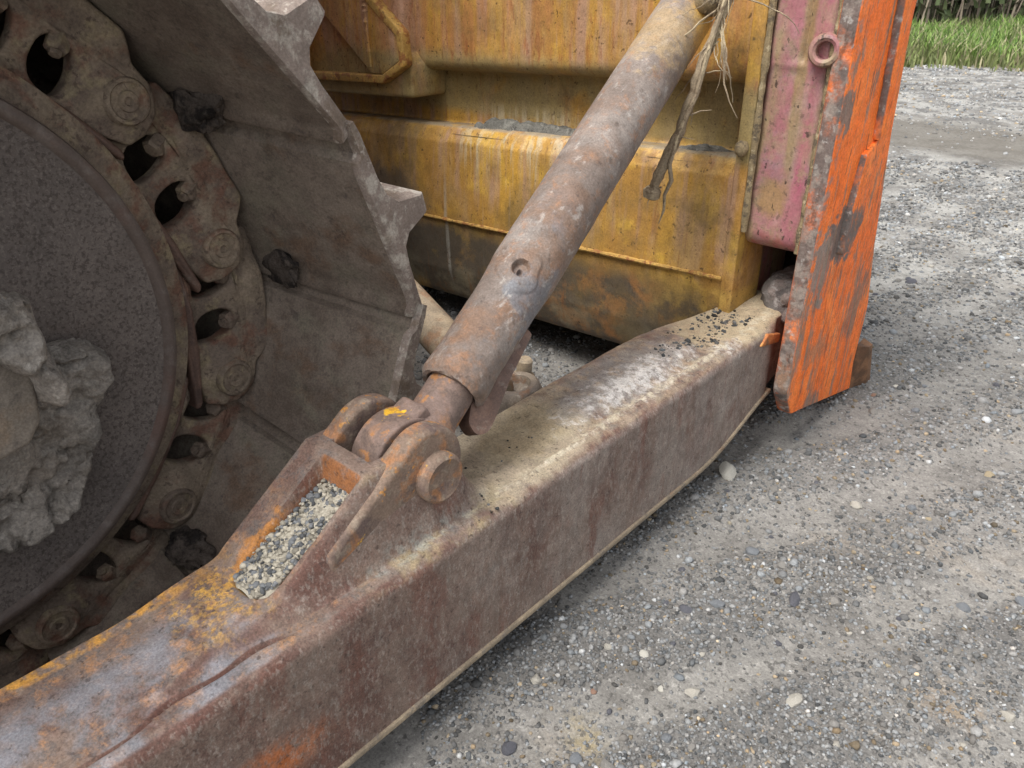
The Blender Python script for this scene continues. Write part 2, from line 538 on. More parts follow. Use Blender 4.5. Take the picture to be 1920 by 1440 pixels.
# blade -----------------------------------------------------------------
g = G('blade_yellow')
M_BLADE = g.build(S('b68b3b'), [
    dict(col=S('a1783a'), sc=5, lo=.42, hi=.62, st=(1, 1, .4)),
    dict(col=S('b0926a'), sc=7, lo=.46, hi=.66, det=9, st=(1.3, 1, .35), amt=.6),
    dict(col=S('c39c40'), sc=7, lo=.52, hi=.66, det=8, amt=.7),
    dict(col=S('a87148'), sc=10, lo=.42, hi=.62, det=10, ro=.68, st=(1.5, 1, .25), mask=[('p', 'z', .98, 1.06)], amt=.7),
    dict(col=S('a38474'), sc=9, lo=.48, hi=.64, st=(1.6, 1, .15), mask=[('p', 'z', .5, .6)], amt=.65),
    # recess, dusty
    dict(col=S('8f8058'), sc=6, lo=.25, hi=.5, mask=[('p', 'z', .82, .86, .03), ('p', 'z', 1.08, 1.02, .04)], amt=.85),
    # lower panel, dirty grey and rust
    dict(col=S('4d463d'), sc=5, lo=.22, hi=.46, det=8, mask=[('p', 'z', .50, .40, .10, 6)], amt=.96),
    dict(col=S('b2904a'), sc=8, lo=.36, hi=.56, mask=[('p', 'z', .49, .46), ('p', 'x', -1.32, -1.02, .25), ('p', 'z', .26, .40, .15, 8)], amt=.85),
    dict(col=S('94663a'), sc=8, lo=.47, hi=.62, det=9, ro=.7, mask=[('p', 'z', .50, .42), ('p', 'x', -2.0, -1.6), ('p', 'x', -1.05, -1.3)], amt=.75),
    dict(col=S('8a8068'), sc=5, lo=.45, hi=.62, mask=[('p', 'z', .32, .22)], amt=.7),
    dict(col=S('57514a'), spot=((-2.45, 2.0, .52), (.28, .3, .16), dict(k=.7, w=.6, sc=9)), amt=.8),
    # pale runs under the mud on the ledge
    dict(col=S('b9ab8e'), sc=22, lo=.46, hi=.62, det=8, st=(1.5, 1, .08), mask=[('p', 'z', .55, .75), ('p', 'z', .9, .84), ('p', 'x', -2.2, -2.0), ('p', 'x', -1.3, -1.5)], amt=.8),
    dict(col=S('a9a69c'), sc=10, lo=.56, hi=.64, st=(1.6, 1, .05), mask=[('p', 'z', .68, .55), ('p', 'z', .15, .3), ('p', 'x', -1.7, -1.9)], amt=.5),
    dict(col=S('d8b268'), sc=22, lo=.46, hi=.62, det=8, mask=[('n', 'z', .2, .6), ('p', 'z', .7, .8)], amt=.5),
    dict(col=S('8d8474'), sc=9, lo=.35, hi=.5, mask=[('n', 'z', .75, .95)], amt=.85),
    # brown drips and specks
    dict(col=S('684628'), sc=26, lo=.56, hi=.70, det=11, ro=.72, st=(1.4, 1, .45), amt=.7),
    dict(col=S('42301f'), sc=66, lo=.61, hi=.69, det=4, amt=.75),
    dict(col=S('8a4f30'), sc=20, lo=.54, hi=.66, det=10, ro=.7, st=(1.4, 1, .4), mask=[('p', 'z', .98, 1.06)], amt=.6),
    dict(col=S('85552e'), sc=9, lo=.55, hi=.68, det=11, ro=.7, st=(2, 1, .2), amt=.6),
    dict(col=S('6d5a38'), sc=2.6, lo=.48, hi=.70, det=11, ro=.68, amt=.7),
    dict(col=S('54493a'), sc=3.5, lo=.56, hi=.72, det=11, ro=.7, amt=.6),
], rough=.62, fine=.16, bump=.25, bump2=.18, bsc=150, spec=.35)

g = G('weld_rusty_yellow')
M_WELD = g.build(S('a98648'), [
    dict(col=S('8a5c34'), sc=25, lo=.48, hi=.6, det=7),
    dict(col=S('d6aa58'), sc=40, lo=.56, hi=.66, amt=.7),
    dict(col=S('4c3a28'), sc=50, lo=.6, hi=.68, amt=.8),
], rough=.65, fine=.18, bump=.4, bump2=.4, b2sc=60)

g = G('weld_dirt')
M_WD = g.build(S('86765a'), [dict(col=S('5e5344'), sc=40, lo=.5, hi=.6, det=7), dict(col=S('a5977a'), sc=60, lo=.56, hi=.66)], rough=.9, bump=.6, bump2=.5)

g = G('channel_red')
M_RED = g.build(S('9a7270'), [
    dict(col=S('9c656a'), sc=6, lo=.45, hi=.6, st=(1, 1, .5)),
    dict(col=S('96767c'), sc=12, lo=.5, hi=.62, amt=.6),
    dict(col=S('a05066'), spot=((-.808, 2.03, .86), (.026, .2, .17), dict(k=.5, w=.8, sc=14)), amt=.75),
    dict(col=S('a45a6c'), spot=((-.80, 2.03, 1.25), (.022, .2, .14), dict(k=.5, w=.8, sc=14)), amt=.5),
    dict(col=S('9c5250'), sc=9, lo=.46, hi=.6, mask=[('p', 'z', .70, .64)], amt=.8),
    dict(col=S('94815f'), sc=12, lo=.36, hi=.58, st=(1.4, 1, .3), mask=[('p', 'x', -.885, -.925, .03, 18)], amt=.95),
    dict(col=S('8c7650'), sc=10, lo=.36, hi=.55, st=(1.4, 1, .25), mask=[('p', 'x', -.868, -.855, .02, 18), ('p', 'x', -.825, -.84, .02, 18)], amt=.85),
    dict(col=S('85775c'), sc=14, lo=.38, hi=.58, mask=[('p', 'x', -.80, -.78, .02, 25)], amt=.9),
    dict(col=S('97866a'), sc=7, lo=.5, hi=.66, det=9, ro=.7, st=(1, 1, .5), amt=.6),
    dict(col=S('94784e'), spot=((-.875, 2.03, .76), (.06, .2, .07), dict(k=.5, w=.6, sc=18)), amt=.8),
    dict(col=S('3d302a'), sc=38, lo=.62, hi=.67, det=4, st=(1.2, 1, .7), amt=.85),
    dict(col=S('b08a88'), sc=20, lo=.58, hi=.68, st=(1, 1, .4), amt=.4),
    dict(col=S('8d7a62'), sc=18, lo=.52, hi=.64, det=10, ro=.72, amt=.7),
    dict(col=S('5f4c42'), sc=60, lo=.58, hi=.66, det=6, amt=.6),
], rough=.5, fine=.12, bump=.25, bump2=.2, bsc=120, spec=.4)

g = G('plate_orange')
M_ORANGE = g.build(S('f0742c'), [
    dict(col=S('f58a42'), sc=8, lo=.40, hi=.68, st=(1, 1.3, .6), amt=.8),
    dict(col=S('d2601f'), sc=16, lo=.50, hi=.66, det=10, st=(1, 1.6, .4), mask=[('p', 'z', .75, .5)], amt=.5),
    dict(col=S('8a7868'), sc=11, lo=.555, hi=.60, det=12, ro=.72, st=(1, 2.2, .4), amt=.85),
    dict(col=S('776d64'), spot=((-.72, 2.04, 1.00), (.1, .04, .07), dict(k=1.5, w=.3, sc=18, det=12)), amt=.9),
    dict(col=S('67625e'), spot=((-.72, 2.19, .65), (.1, .13, .095), dict(k=1.0, w=.25, sc=22, det=12)), amt=.95),
    dict(col=S('857c73'), spot=((-.72, 2.07, .57), (.1, .07, .12), dict(k=1.5, w=.3, sc=22, det=12)), amt=.95),
    dict(col=S('75665a'), spot=((-.72, 2.44, .38), (.1, .08, .14), dict(k=1.8, w=.4, sc=24, det=12, st=(1, 2, .5))), amt=.8),
    dict(col=S('93745a'), spot=((-.72, 2.16, .30), (.1, .10, .06), dict(k=1.6, w=.6, sc=24, det=12)), amt=.7),
    dict(col=S('7a7066'), spot=((-.72, 2.19, .10), (.1, .08, .06), dict(k=1.4, w=.4, sc=20, det=12, st=(1, 2, .5))), amt=.9),
    dict(col=S('625c58'), sc=8, lo=.25, hi=.5, mask=[('n', 'y', -.4, -.8)], amt=.97),
    dict(col=S('a8a29c'), sc=40, lo=.54, hi=.66, det=8, mask=[('n', 'y', -.2, -.6)], amt=.8),
    dict(col=S('b86a3a'), sc=50, lo=.5, hi=.64, det=9, mask=[('p', 'x', -.719, -.716), ('p', 'z', .90, .88)], amt=.85),
    dict(col=S('4a3a30'), sc=34, lo=.57, hi=.66, det=8, st=(1, 2, .3), amt=.6),
    dict(col=S('94755e'), sc=9, lo=.53, hi=.60, det=13, ro=.75, st=(1, 2, .35), mask=[('p', 'z', .85, .6)], amt=.75),
    dict(col=S('7c6a5c'), sc=45, lo=.58, hi=.64, det=10, st=(1, 2.5, .14), mask=[('p', 'z', .95, .7)], amt=.6),
    dict(col=S('8a7f76'), sc=30, lo=.46, hi=.60, det=10, mask=[('p', 'y', 2.045, 2.01, .05, 25)], amt=.8),
    dict(col=S('cc5c22'), sc=40, lo=.50, hi=.64, st=(1, 2.2, .16), det=9, mask=[('p', 'z', .7, .5)], amt=.5),
], rough=.62, fine=.18, bump=.45, bump2=.4, bsc=120, spec=.3)

g = G('brown_rust')
M_RUST = g.build(S('7a5a42'), [dict(col=S('5c4636'), sc=14, lo=.45, hi=.6), dict(col=S('c8622a'), sc=10, lo=.4, hi=.55, mask=[('p', 'y', 2.715, 2.73)], amt=.9)], rough=.8, fine=.2)
g = G('bare_dirty_steel')
M_STEEL = g.build(S('6f655c'), [
    dict(col=S('84786a'), sc=12, lo=.45, hi=.6, det=7),
    dict(col=S('7d5a42'), sc=16, lo=.54, hi=.66, det=8, amt=.8),
    dict(col=S('a79e92'), sc=40, lo=.58, hi=.68, det=7, amt=.6),
], rough=.75, fine=.2, bump=.4, bump2=.3)
g = G('tan_dusty_steel')
M_TAN = g.build(S('8d7f6c'), [
    dict(col=S('a09079'), sc=9, lo=.45, hi=.6, det=7),
    dict(col=S('85634a'), sc=10, lo=.54, hi=.66, det=8, amt=.7),
    dict(col=S('6f6862'), sc=25, lo=.54, hi=.64, det=8, amt=.6),
], rough=.85, fine=.18, bump=.4, bump2=.3)
g = G('guard_plate_dust')
M_GUARD = g.build(S('70685f'), [dict(col=S('7f766b'), sc=9, lo=.42, hi=.6, det=8), dict(col=S('85715c'), sc=7, lo=.54, hi=.68, det=9, amt=.6), dict(col=S('5f5852'), sc=30, lo=.56, hi=.66, det=8, amt=.6)], rough=.92, fine=.2, bump=.5, bump2=.4)
g = G('dark_hull_paint')
M_DARK = g.build(S('3a3632'), [dict(col=S('4a4238'), sc=5, lo=.45, hi=.6)], rough=.8)
g = G('dried_grey_mud')
M_MUD = g.build(S('79736c'), [
    dict(col=S('888179'), sc=7, lo=.42, hi=.6, det=8),
    dict(col=S('7d7266'), sc=4, lo=.50, hi=.66, amt=.5),
    dict(col=S('514c47'), sc=22, lo=.54, hi=.66, det=10, ro=.72, amt=.75),
    dict(col=S('a09a91'), sc=45, lo=.56, hi=.68, det=6, amt=.5),
], rough=.95, fine=.24, bump=.9, bump2=.9, bsc=150, b2sc=32, spec=.12)
g = G('dark_wet_mud')
M_MUDD = g.build(S('65635d'), [
    dict(col=S('7c7a72'), sc=25, lo=.48, hi=.62, det=7),
    dict(col=S('45433f'), sc=40, lo=.55, hi=.64, det=7, amt=.8),
    dict(col=S('8a8880'), sc=60, lo=.6, hi=.68, amt=.6),
], rough=.9, fine=.25, bump=.7, bump2=.6, spec=.2)
g = G('dark_clod')
M_CLOD = g.build(S('514943'), [dict(col=S('2e2a28'), sc=20, lo=.48, hi=.6, det=8), dict(col=S('5a534d'), sc=35, lo=.56, hi=.66, det=8, amt=.7)], rough=.95, fine=.25, bump=.8, bump2=.8, spec=.1)
g = G('root_bark')
M_ROOT = g.build(S('8a7b66'), [
    dict(col=S('ab9c80'), sc=30, lo=.46, hi=.62, st=(1, 1, .3)),
    dict(col=S('6a5a48'), sc=40, lo=.54, hi=.64, amt=.8),
], rough=.9, fine=.2, bump=.5, bump2=.4)

# ground -----------------------------------------------------------------
g = G('gravel_ground')
M_GROUND = g.build(S('6b6966'), [
    dict(col=S('8d8a84'), attr='packed', sc=12, lo=.25, hi=.6, det=8, amt=.8),
    dict(col=S('83807b'), sc=1.3, lo=.42, hi=.62, det=5),
    dict(col=S('615e5a'), sc=3.2, lo=.5, hi=.66, det=6, amt=.7),
    dict(col=S('8d857a'), sc=2.1, lo=.56, hi=.68, det=6, st=(.6, 1.4, 1), amt=.7),
    dict(col=S('948358'), spot=((-.57, .84, 0), (.09, .07, .2), dict(k=1.5, w=1.4, sc=22, det=10)), amt=.6),
    dict(col=S('967c58'), spot=((-.06, 1.38, 0), (.10, .08, .2), dict(k=1.5, w=1.4, sc=22, det=10)), amt=.6),
    dict(col=S('4b4947'), sc=60, lo=.54, hi=.64, det=7, amt=.7),
    dict(col=S('9d9a94'), sc=85, lo=.56, hi=.66, det=6, amt=.65),
    dict(col=S('a5a39d'), sc=3, lo=.4, hi=.6, mask=[('p', 'y', 2.6, 4.5, 1.0, 2)], amt=.75),
    dict(col=S('68635b'), sc=1, lo=.1, hi=.4, mask=[('p', 'y', 6.7, 7.5, .8, 2), ('p', 'y', 9.4, 8.4, .8, 2)], amt=.8),
    dict(col=S('55524e'), sc=14, lo=.58, hi=.68, det=8, mask=[('p', 'y', 2.2, 3.4)], amt=.6),
    dict(col=S('6a6252'), sc=2, lo=.3, hi=.5, mask=[('p', 'y', 14.2, 15.2, 1.2, 2)], amt=.9),
], rough=.95, fine=.2, bump=.7, bump2=.25, bsc=150, b2sc=45, spec=.15)

g = G('loose_gravel')
a = g.attr('tint')
g.bsdf.inputs['Roughness'].default_value = .9
g.bsdf.inputs['Specular IOR Level'].default_value = .2
nz = g.step(g.noise(220, 4, .7), .3, .7, .82, 1.15)
cc = g.n.new('ShaderNodeCombineColor')
for i in range(3): g.l.new(nz, cc.inputs[i])
g.l.new(g.mix(1.0, a.outputs['Color'], cc.outputs[0], 'MULTIPLY'), g.bsdf.inputs['Base Color'])
M_GRAV = g.m


def stone_mat(name, base, var):
    g = G(name); g.rand_offset()
    return g.build(S(base), [dict(col=S(var), sc=30, lo=.46, hi=.62, det=7),
                             dict(col=S('4e4a45'), sc=90, lo=.6, hi=.68, det=4, amt=.5)],
                   rough=.9, fine=.15, bump=.5, bump2=.3, bsc=260, b2sc=70, spec=.2)


M_STONES = {'grey': stone_mat('stone_grey', '7c7974', '8e8a84'),
            'dark grey': stone_mat('stone_dark', '55555a', '64646a'),
            'pale': stone_mat('stone_pale', 'a19c92', 'b4afa4'),
            'white': stone_mat('stone_white', 'bebab0', 'a8a498'),
            'tan': stone_mat('stone_tan', '958870', 'a39880'),
            'bluish grey': stone_mat('stone_bluish', '6e7174', '808386'),
            'reddish': stone_mat('stone_reddish', '86695a', '957a6a')}

# ================================================================== GROUND
def band(x, y):
    # curved wheel tracks: 1 = smooth packed fines, 0 = loose coarse strip
    u = (x + .71) * .877 - (y - .856) * .48 + .05 * (y - 1.2) ** 2
    q = np.sin((u + .05 * (fbm(x * 2, y * 2, 0, 3, 31) - .5)) * 2 * pi / .36)
    return sst(q + 1.1 * (fbm(x * 3, y * 3, 0, 3, 33) - .5), -.2, .8)


def ground_h(x, y):
    h = .028 * (fbm(x * .9, y * .9, 0, 3, 3) - .5) + .014 * (fbm(x * 4, y * 4, 0, 3, 9) - .5) + .007 * (fbm(x * 17, y * 17, 0, 3, 14) - .5)
    # soft wheel ruts running forward-right
    h = h - .010 * band(x, y) * sst(np.hypot(x, y), 8, 4)
    # the arm and blade stand over level ground
    far = sst(np.hypot(x, y), 9, 30)
    return h * (1 - far) - .012


def axis_pts(lo, hi, step, ext, grow=1.35):
    a = list(np.arange(lo, hi, step))
    s = step
    while a[-1] < ext:
        s *= grow; a.append(a[-1] + s)
    s = step
    while a[0] > -ext:
        s *= grow; a.insert(0, a[0] - s)
    return np.array(a)


gx = axis_pts(-3.6, .9, .02, 400, 1.25)
gy = axis_pts(.2, 5.2, .02, 400, 1.25)
XX, YY = np.meshgrid(gx, gy)
ZZ = ground_h(XX, YY)
nxg, nyg = len(gx), len(gy)
vv = np.c_[XX.ravel(), YY.ravel(), ZZ.ravel()]
idx = np.arange(nxg * nyg).reshape(nyg, nxg)
ff = np.c_[idx[:-1, :-1].ravel(), idx[:-1, 1:].ravel(), idx[1:, 1:].ravel(), idx[1:, :-1].ravel()]


def np_mesh(name, verts, faces):
    me = bpy.data.meshes.new(name)
    k = faces.shape[1]
    me.vertices.add(len(verts)); me.vertices.foreach_set('co', np.asarray(verts, np.float32).ravel())
    me.loops.add(faces.size); me.loops.foreach_set('vertex_index', faces.astype(np.int32).ravel())
    me.polygons.add(len(faces))
    me.polygons.foreach_set('loop_start', np.arange(0, faces.size, k, dtype=np.int32))
    me.polygons.foreach_set('loop_total', np.full(len(faces), k, np.int32))
    me.update(calc_edges=True)
    me.validate()
    return me


me = np_mesh('ground', vv, ff)
me.shade_smooth()
at_ = me.attributes.new('packed', 'FLOAT', 'POINT')
at_.data.foreach_set('value', (band(XX, YY) * sst(np.hypot(XX, YY), 9, 4)).ravel().astype(np.float32))
obj('ground', me, M_GROUND, kind='structure')

# unit icosahedron for gravel
bm = bmesh.new(); bmesh.ops.create_icosphere(bm, subdivisions=1, radius=1)
ICO_V = np.array([v.co[:] for v in bm.verts]); ICO_F = np.array([[v.index for v in f.verts] for f in bm.faces]); bm.free()


def rand_rot(n):
    q = RNG.normal(size=(n, 4)); q /= np.linalg.norm(q, axis=1)[:, None]
    w, x, y, z = q.T
    return np.stack([np.stack([1 - 2 * (y * y + z * z), 2 * (x * y - z * w), 2 * (x * z + y * w)], -1),
                     np.stack([2 * (x * y + z * w), 1 - 2 * (x * x + z * z), 2 * (y * z - x * w)], -1),
                     np.stack([2 * (x * z - y * w), 2 * (y * z + x * w), 1 - 2 * (x * x + y * y)], -1)], 1)


def pebble_cloud(name, P, R, tints, flat=.75):
    n = len(P)
    V = ICO_V[None] * (1 + RNG.uniform(-.28, .28, (n, len(ICO_V), 1)))
    V = V * RNG.uniform(.6, 1.25, (n, 1, 3))
    V = np.einsum('nij,nvj->nvi', rand_rot(n), V)
    V[:, :, 2] *= flat
    V = V * R[:, None, None] + P[:, None, :]
    Fc = ICO_F[None] + (np.arange(n) * len(ICO_V))[:, None, None]
    me = np_mesh(name, V.reshape(-1, 3), Fc.reshape(-1, 3))
    at = me.attributes.new('tint', 'FLOAT_COLOR', 'POINT')
    c = np.repeat(np.c_[tints, np.ones(n)], len(ICO_V), 0)
    at.data.foreach_set('color', c.astype(np.float32).ravel())
    return me


def grav_tints(n, lo=.10, hi=.29):
    v = RNG.uniform(lo, hi, n) * np.where(RNG.random(n) < .06, 1.7, 1.0) * np.where(RNG.random(n) < .3, .6, 1.0)
    w = RNG.normal(0, .05, n)
    t = np.stack([v * (1.0 + w * .6), v, v * (.98 - w * .6)], 1)
    b = RNG.random(n) < .05
    t[b] = t[b] * np.array([1.25, 1.0, .7])
    return np.clip(t, .02, .75)


N = 130000
d = .55 + 6.5 * RNG.random(N) ** 1.7
an = RNG.uniform(radians(-52), radians(12), N)
px = d * np.sin(an); py = d * np.cos(an)
keep = (vnoise(px * 5, py * 5, 0 * px, 21) * .5 + vnoise(px * 1.6, py * 2.4, 0 * px, 22) * .2 + .75 * (1 - band(px, py)) - .12) > RNG.random(N) * .95
px, py, d = px[keep], py[keep], d[keep]
n = len(px)
R = (.0016 + .0028 * RNG.random(n) ** 2.2) * (1 + .35 * d)
R *= np.where(RNG.random(n) < .04, 1.9, 1)
P = np.c_[px, py, ground_h(px, py) + R * .15]
obj('gravel', pebble_cloud('gravel', P, R, grav_tints(n)), M_GRAV, kind='stuff',
    label='fine loose grey gravel and grit spread over the ground beside the bulldozer', cat='gravel')

N = 60000
d = 2.6 + 12.4 * RNG.random(N) ** 1.2
an = RNG.uniform(radians(-28), radians(6), N)
px = d * np.sin(an); py = d * np.cos(an)
keep = (vnoise(px * 1.2, py * 2.0, 0 * px, 25) * .8 + vnoise(px * 4, py * 6, 0 * px, 26) * .4) * sst(d, 2.2, 5.5) * (1 - .93 * sst(py + .25 * px + 1.0 * (vnoise(px * 1.3, py * 1.3, 0 * px, 71) - .5), 6.2, 7.1) * sst(py + .25 * px + 1.0 * (vnoise(px * 1.3, py * 1.3, 0 * px, 72) - .5), 8.9, 7.9)) > RNG.random(N) * .9
px, py, d = px[keep], py[keep], d[keep]
n = len(px)
R = (.004 + .012 * RNG.random(n) ** 3.5) * (.45 + .10 * d)
P = np.c_[px, py, ground_h(px, py) + R * .1]
obj('gravel', pebble_cloud('gravel', P, R, grav_tints(n, .16, .40)), M_GRAV, kind='stuff',
    label='coarser pale gravel over the open yard behind the blade', cat='gravel')

# ================================================================== BULLDOZER
DOZ = bpy.data.objects.new('bulldozer', None)
COL.objects.link(DOZ)
DOZ.location = (-1.9, .4, 0)
DOZ['label'] = 'yellow bulldozer with rusty push arm, muddy track and orange painted blade end'
DOZ['category'] = 'bulldozer'

# ------------------------------------------------------------------ push arm
XO, XI = -.80, -1.05
ZT, ZB = .405, .092


def x_inner(y):
    return XI + .09 * sst(y, 1.72, 2.16)


def pocket_x(y):
    e = np.clip((np.asarray(y, float) - .405) / .05, 0, 1)
    e = .028 * (1 - np.sqrt(np.clip(1 - (1 - e) ** 2, 0, 1)))
    return -.990 + e, -.892 - .004 * sst(y, .56, .42) - e


def pocket_z(y):
    return .426 + (np.asarray(y, float) - .405) * .46


def arm_top(x, y):
    """height of the arm's upper side"""
    x = np.asarray(x, float); y = np.asarray(y, float)
    z = ZT + 0 * x + .004 * (fbm(x * 14, y * 9, 0, 3, 31) - .5) + .02 * sst(y, 1.85, 2.15)
    # slight hollow left by wear on the near top
    z = z - .010 * sst(x, -.93, -.87) * sst(x, -.80, -.86) * sst(y, .55, .2)
    # cast wedge that carries the ears
    prof = .022 * sst(y, .22, .42) + .70 * np.clip(y - .425, 0, .195) + .008 * sst(y, .40, .44)
    xo = -.878 + .006 * sst(y, .40, .56)
    side = sst(x, xo + .034, xo - .010)
    slot = sst(x, -.906, -.912) * sst(x, -1.010, -1.004)
    fore = (1 - .78 * slot * sst(y, .648, .660)) * (1 - sst(y, .74, .87))
    z = z + prof * side * fore
    # raised rim line of the casting foot
    z = z + .006 * np.exp(-((x - (-.868 - .05 * sst(y, .1, .5))) / .014) ** 2) * sst(y, .0, .3) * sst(y, .62, .42)
    # gravel pocket
    pin_, pout = pocket_x(y)
    pk = sst(x, pin_ - .004, pin_ + .004) * sst(x, pout + .004, pout - .004) * sst(y, .405, .412) * sst(y, .612, .605)
    floor = pocket_z(y)
    z = np.where(pk > 0, z * (1 - pk) + np.minimum(z, floor - .012) * pk, z)
    # fillet from outer ear to arm top
    ef = np.exp(-((y - .740) / .115) ** 2) * sst(x, -.836, -.876)
    z = z + .072 * ef * sst(x, -.912, -.90) * (1 - side * sst(y, .82, .72))
    # dusty saddle and worn pad
    z = z - .006 * sst(y, .86, .96) * sst(y, 1.22, 1.10) * sst(x, -1.045, -1.0) * sst(x, -.82, -.87)
    padw = sst(y, 1.10, 1.26) * sst(np.hypot((y - 1.66) / 1.0, (x + .945) * 1.1), .135, .115) if False else None
    e = np.where(y > 1.68, np.hypot((y - 1.68) * 1.0, (x + .945)), np.abs(x + .945))
    e = np.where(y > 1.68, np.hypot((y - 1.68), (x + .965)), np.abs(x + .965))
    pad = sst(e, .105, .060) * sst(y, 1.06, 1.30)
    z = z + .016 * pad + .006 * pad * (fbm(x * 30, y * 12, 0, 3, 41) - .5)
    # weld seam along the outer edge, near part cracked
    sx = -.846 + .006 * np.sin(y * 19) + .004 * np.sin(y * 47)
    near = sst(y, .46, .38)
    z = z - .008 * near * np.exp(-((x - sx) / .0035) ** 2) + .004 * near * np.exp(-((x - sx - .010) / .006) ** 2)
    seam = sst(y, .70, .9) * sst(y, 1.95, 1.8)
    z = z + .005 * seam * np.exp(-((x + .842 + .004 * np.sin(y * 31)) / .006) ** 2) * (1 + .6 * np.sin(y * 260))
    return z


ys = np.concatenate([np.arange(-1.7, -.1, .05), np.arange(-.1, .30, .008), np.arange(.30, 1.0, .0045), np.arange(1.0, 1.95, .008), np.linspace(1.95, 2.2, 24)])
NT = 70
rings = []
CR = .026
for y in ys:
    xi = float(x_inner(y))
    t_end = float(sst(y, 2.02, 2.06))
    xo = XO - .016 * t_end - .008 * sst(y, 2.1, 2.2)
    dz = .025 * float(sst(y, 1.90, 2.06)) * (1 - t_end)      # ridge drops a little at the end
    zb = ZB + .10 * float(sst(y, 1.62, 2.10)) ** 1.3 + .03 * float(sst(y, 2.04, 2.2))
    tx = np.linspace(xi, xo - CR, NT)
    tz = arm_top(tx, np.full(NT, y))
    r = []
    # inner side upward
    zi = tz[0]
    for k in range(5):
        r.append((xi, y, zb + (zi - .006 - zb) * k / 4))
    r += [(float(a), y, float(b)) for a, b in zip(tx, tz)]
    zo = float(tz[-1])
    cr = CR * (1 - .55 * t_end)
    for k in range(1, 11):
        a = (pi / 2) * k / 10
        r.append((xo - CR + CR * sin(a), y, zo - dz * (k / 10) - cr * (1 - cos(a))))
    zs = r[-1][2]
    for k in range(1, 15):
        zz = zs + (zb - zs) * k / 14
        r.append((xo + .0025 * (float(fbm(y * 6, zz * 6, 0, 3, 51)) - .5), y, zz))
    rings.append(r)
v, f = loft(rings)
ARM = obj('push_arm', mesh_from(v, f, True, 60), M_ARM, DOZ)

# bottom plate edge that stands proud of the side
rg = []
for y in np.concatenate([np.arange(-1.7, 1.6, .1), np.linspace(1.6, 2.05, 14)]):
    zb = ZB + .10 * float(sst(y, 1.62, 2.10)) ** 1.3
    rg.append([(x, y, z) for x, z in round_poly([(-1.046, zb - .010), (XO + .006, zb - .010), (XO + .006, zb + .003), (-1.046, zb + .002)], .003, 2)])
v, f = loft(rg)
obj('bottom_plate', mesh_from(v, f), M_TAN, ARM)
# stop block at the front corner (worn to bare orange)
g = G('rubbed_orange_rust')
M_RUB = g.build(S('a8683e'), [dict(col=S('c08850'), sc=30, lo=.48, hi=.6), dict(col=S('7a5a44'), sc=20, lo=.54, hi=.64)], rough=.7)
obj('stop_block', prism(round_poly([(1.92, .372), (2.052, .345), (2.056, .372), (1.97, .397)], .006, 3), 'x', -.845, -.795, .004), M_RUB, ARM)
# ears, pin
ear = [(.50, .40), (.52, .475), (.694, .592)] + [(.742 + .079 * cos(radians(a)), .530 + .079 * sin(radians(a))) for a in range(124, -31, -6)] + [(.825, .44), (.85, .40)]
obj('clevis_ear', prism(ear, 'x', -.906, -.858, .012, 5), M_CLEV, ARM)
ear2 = [(.44, .40), (.46, .437), (.687, .600)] + [(.735 + .083 * cos(radians(a)), .532 + .083 * sin(radians(a))) for a in range(122, -31, -6)] + [(.82, .44), (.84, .40)]
obj('clevis_ear', prism(ear2, 'x', -1.046, -1.008, .010, 4), M_CLEV, ARM)
obj('pivot_pin', lathe_me([(-.20, .0), (-.20, .048), (.014, .048), (.020, .046), (.024, .040), (.022, .036), (.021, .0)], (-.858, .752, .515), (1, 0, 0), 40), M_CLEV, ARM)
# lug for the inner diagonal brace
lugm = join_me([prism(round_poly([(-1.20, 1.16), (-1.19, 1.30), (-1.13, 1.36), (-1.03, 1.36), (-1.03, 1.10), (-1.12, 1.10)], [.03, .05, .05, 0, 0, .03], 5), 'z', .26, .34, .012, 3),
                lathe_me([(0, .085), (.08, .066), (.10, .060), (.106, .054), (.104, .040), (.085, .034), (.07, .0)], (-1.115, 1.265, .305), (-.05, -.10, 1), 36)])
LUG = obj('brace_lug', lugm, M_STEEL, ARM)
obj('lug_bolt', lathe_me([(0, .030), (.03, .030), (.034, .026), (.034, .020), (.075, .020), (.080, .015), (.08, 0)], (-1.165, 1.335, .355), (.1, 0, 1), 12), M_TAN, ARM)

# mud-caked trunnion at the front end
def blob(center, scale, seed, n=3, amp=.25, fr=3.0, flat=None):
    bm = bmesh.new(); bmesh.ops.create_icosphere(bm, subdivisions=n, radius=1)
    co = np.array([v.co[:] for v in bm.verts])
    h = 1 + amp * 2 * (fbm(co[:, 0] * fr + 9, co[:, 1] * fr + 5, co[:, 2] * fr + 3, 4, seed) - .5)
    co = co * h[:, None] * np.array(scale) + np.array(center)
    for v, c in zip(bm.verts, co): v.co = c
    me = bpy.data.meshes.new('blob'); bm.to_mesh(me); bm.free()
    finish(me, True, 50)
    return me


obj('trunnion', blob((-.835, 2.20, .435), (.085, .12, .085), 3, 4, .30, 2.2), M_TRUN, ARM)

